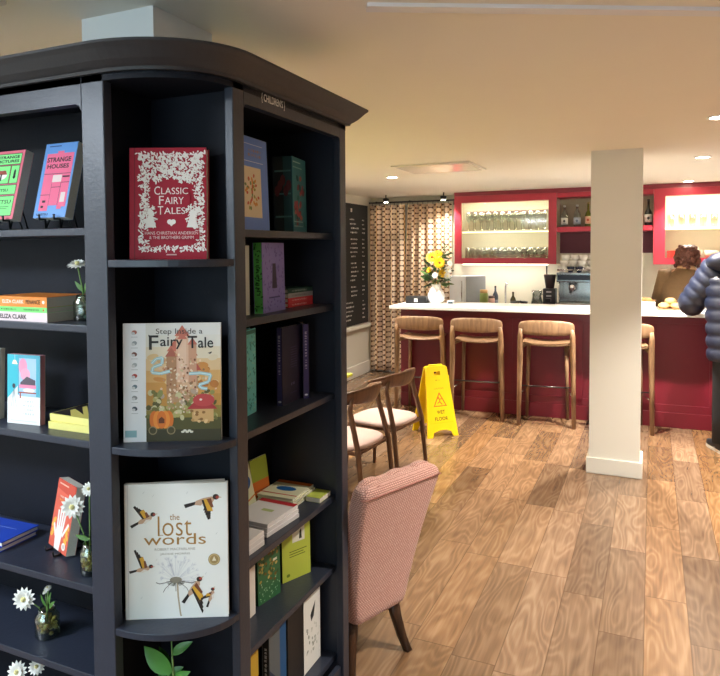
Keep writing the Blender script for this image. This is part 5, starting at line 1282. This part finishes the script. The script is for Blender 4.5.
# barista in brown behind the bar, seen from the back
J2 = dict(pelvis=(.315, 7.66, .95), chest=(.31, 7.66, 1.36), neck=(.325, 7.67, 1.53), head=(.335, 7.70, 1.665), lsho=(.145, 7.66, 1.475), lelb=(.055, 7.76, 1.17), lwri=(.14, 7.96, 1.07), rsho=(.49, 7.66, 1.475), relb=(.58, 7.76, 1.17), rwri=(.50, 7.96, 1.07),
          lhip=(.22, 7.66, .92), lkne=(.215, 7.69, .5), lank=(.215, 7.66, .09), ltoe=(.20, 7.80, .035), rhip=(.41, 7.66, .92), rkne=(.42, 7.69, .5), rank=(.42, 7.66, .09), rtoe=(.44, 7.80, .035))
p2 = person('person in a brown knitted top with reddish brown hair, standing behind the bar facing away', J2, (0, 1, -.25))
brown = mat('6b5236', .9, var=.2, scale=40, bump=.3, bscale=120)
tp_ = MB().loft([ell_ring((.315, 7.66, z), w_, d_) for z, w_, d_ in ((.82, .225, .15), (.95, .225, .15), (1.15, .215, .145), (1.32, .225, .145), (1.42, .215, .135), (1.48, .17, .12), (1.52, .11, .10), (1.55, .075, .075))]).build('knitted_top', brown, p2)
for s, e in (('l', 1), ('r', -1)):
    MB().tube([Vector(J2[s+'sho']) + Vector((e*.045, 0, .005)), J2[s+'sho'], Vector(J2[s+'sho']).lerp(J2[s+'elb'], .5), J2[s+'elb'], Vector(J2[s+'elb']).lerp(J2[s+'wri'], .5), J2[s+'wri']], [.07, .095, .08, .068, .058, .042], 14).build('sleeve', brown, tp_)
MB().loft([ell_ring((.325, 7.665, 1.525 + .012*k), .085 + .008*math.sin(k), .082 + .008*math.sin(k)) for k in range(5)]).build('collar', mat('b58f6a', .9, var=.2, scale=50), tp_)
t2 = MB()
for s in ('l', 'r'): t2.tube([Vector(J2[s+'hip']) + Vector((0, 0, .05)), J2[s+'hip'], Vector(J2[s+'hip']).lerp(J2[s+'kne'], .5), J2[s+'kne'], Vector(J2[s+'ank'])], [.105, .11, .095, .078, .066], 14)
t2.loft([ell_ring((.315, 7.66, z), .19, .13) for z in (.82, .9, .98)]); t2.build('trousers', mat('23242a', .8), p2)
shoe(p2, J2['lank'], J2['ltoe'], '202024', '3a3a3c'); shoe(p2, J2['rank'], J2['rtoe'], '202024', '3a3a3c')
h2 = MB(); hd = Vector(J2['head']); rnd = random.Random(5)
h2.loft([[(x + rnd.uniform(-.004, .004), y + rnd.uniform(-.004, .004), z) for x, y, z in ell_ring((hd.x, hd.y-.022, hd.z+z_), rx, ry, 28)] for z_, rx, ry in ((-.10, .075, .07), (-.07, .098, .09), (-.02, .112, .108), (.04, .112, .112), (.09, .094, .098), (.115, .06, .065), (.125, .02, .02))])
for k in range(110):
    t = rnd.uniform(0, 6.28); zz = rnd.uniform(-.11, .118); rr = .106*math.sqrt(max(.1, 1-(zz/.14)**2)) if zz > 0 else .108 + .006*rnd.random()
    h2.ball((hd.x + rr*math.cos(t)*1.04, hd.y - .022 + rr*math.sin(t), hd.z + zz), rnd.uniform(.014, .026), None, 6)
h2.build('hair', mat('5a2f20', .55, var=.4, scale=70, bump=.6, bscale=90), p2)

# ------------------------------------------------------------------ camera
cam = bpy.data.cameras.new('camera'); co = bpy.data.objects.new('camera', cam); COL.objects.link(co)
cam.sensor_fit = 'HORIZONTAL'; cam.sensor_width = 36; cam.lens = 654.7/720*36; cam.shift_y = -(338-277.23)/720
cam.clip_start = .05
pi_, ya, ro = R(2.334), R(24.042), R(-.35)
fwd0 = Vector((-math.sin(ya), math.cos(ya), 0)); rt0 = Vector((math.cos(ya), math.sin(ya), 0)); up0 = Vector((0, 0, 1))
fw = fwd0*math.cos(pi_) - up0*math.sin(pi_); u2 = fwd0*math.sin(pi_) + up0*math.cos(pi_)
rt = rt0*math.cos(ro) + u2*math.sin(ro); up = -rt0*math.sin(ro) + u2*math.cos(ro)
co.matrix_world = Matrix(((rt.x, up.x, -fw.x, 0), (rt.y, up.y, -fw.y, 0), (rt.z, up.z, -fw.z, 1.75), (0, 0, 0, 1)))
sc.camera = co
sc.view_settings.view_transform = 'Standard'; sc.view_settings.look = 'None'; sc.view_settings.gamma = 1
sc.view_settings.use_curve_mapping = False; sc.view_settings.exposure = .64
sc.cycles.use_denoising = True
sc.cycles.max_bounces = 8; sc.cycles.transparent_max_bounces = 16
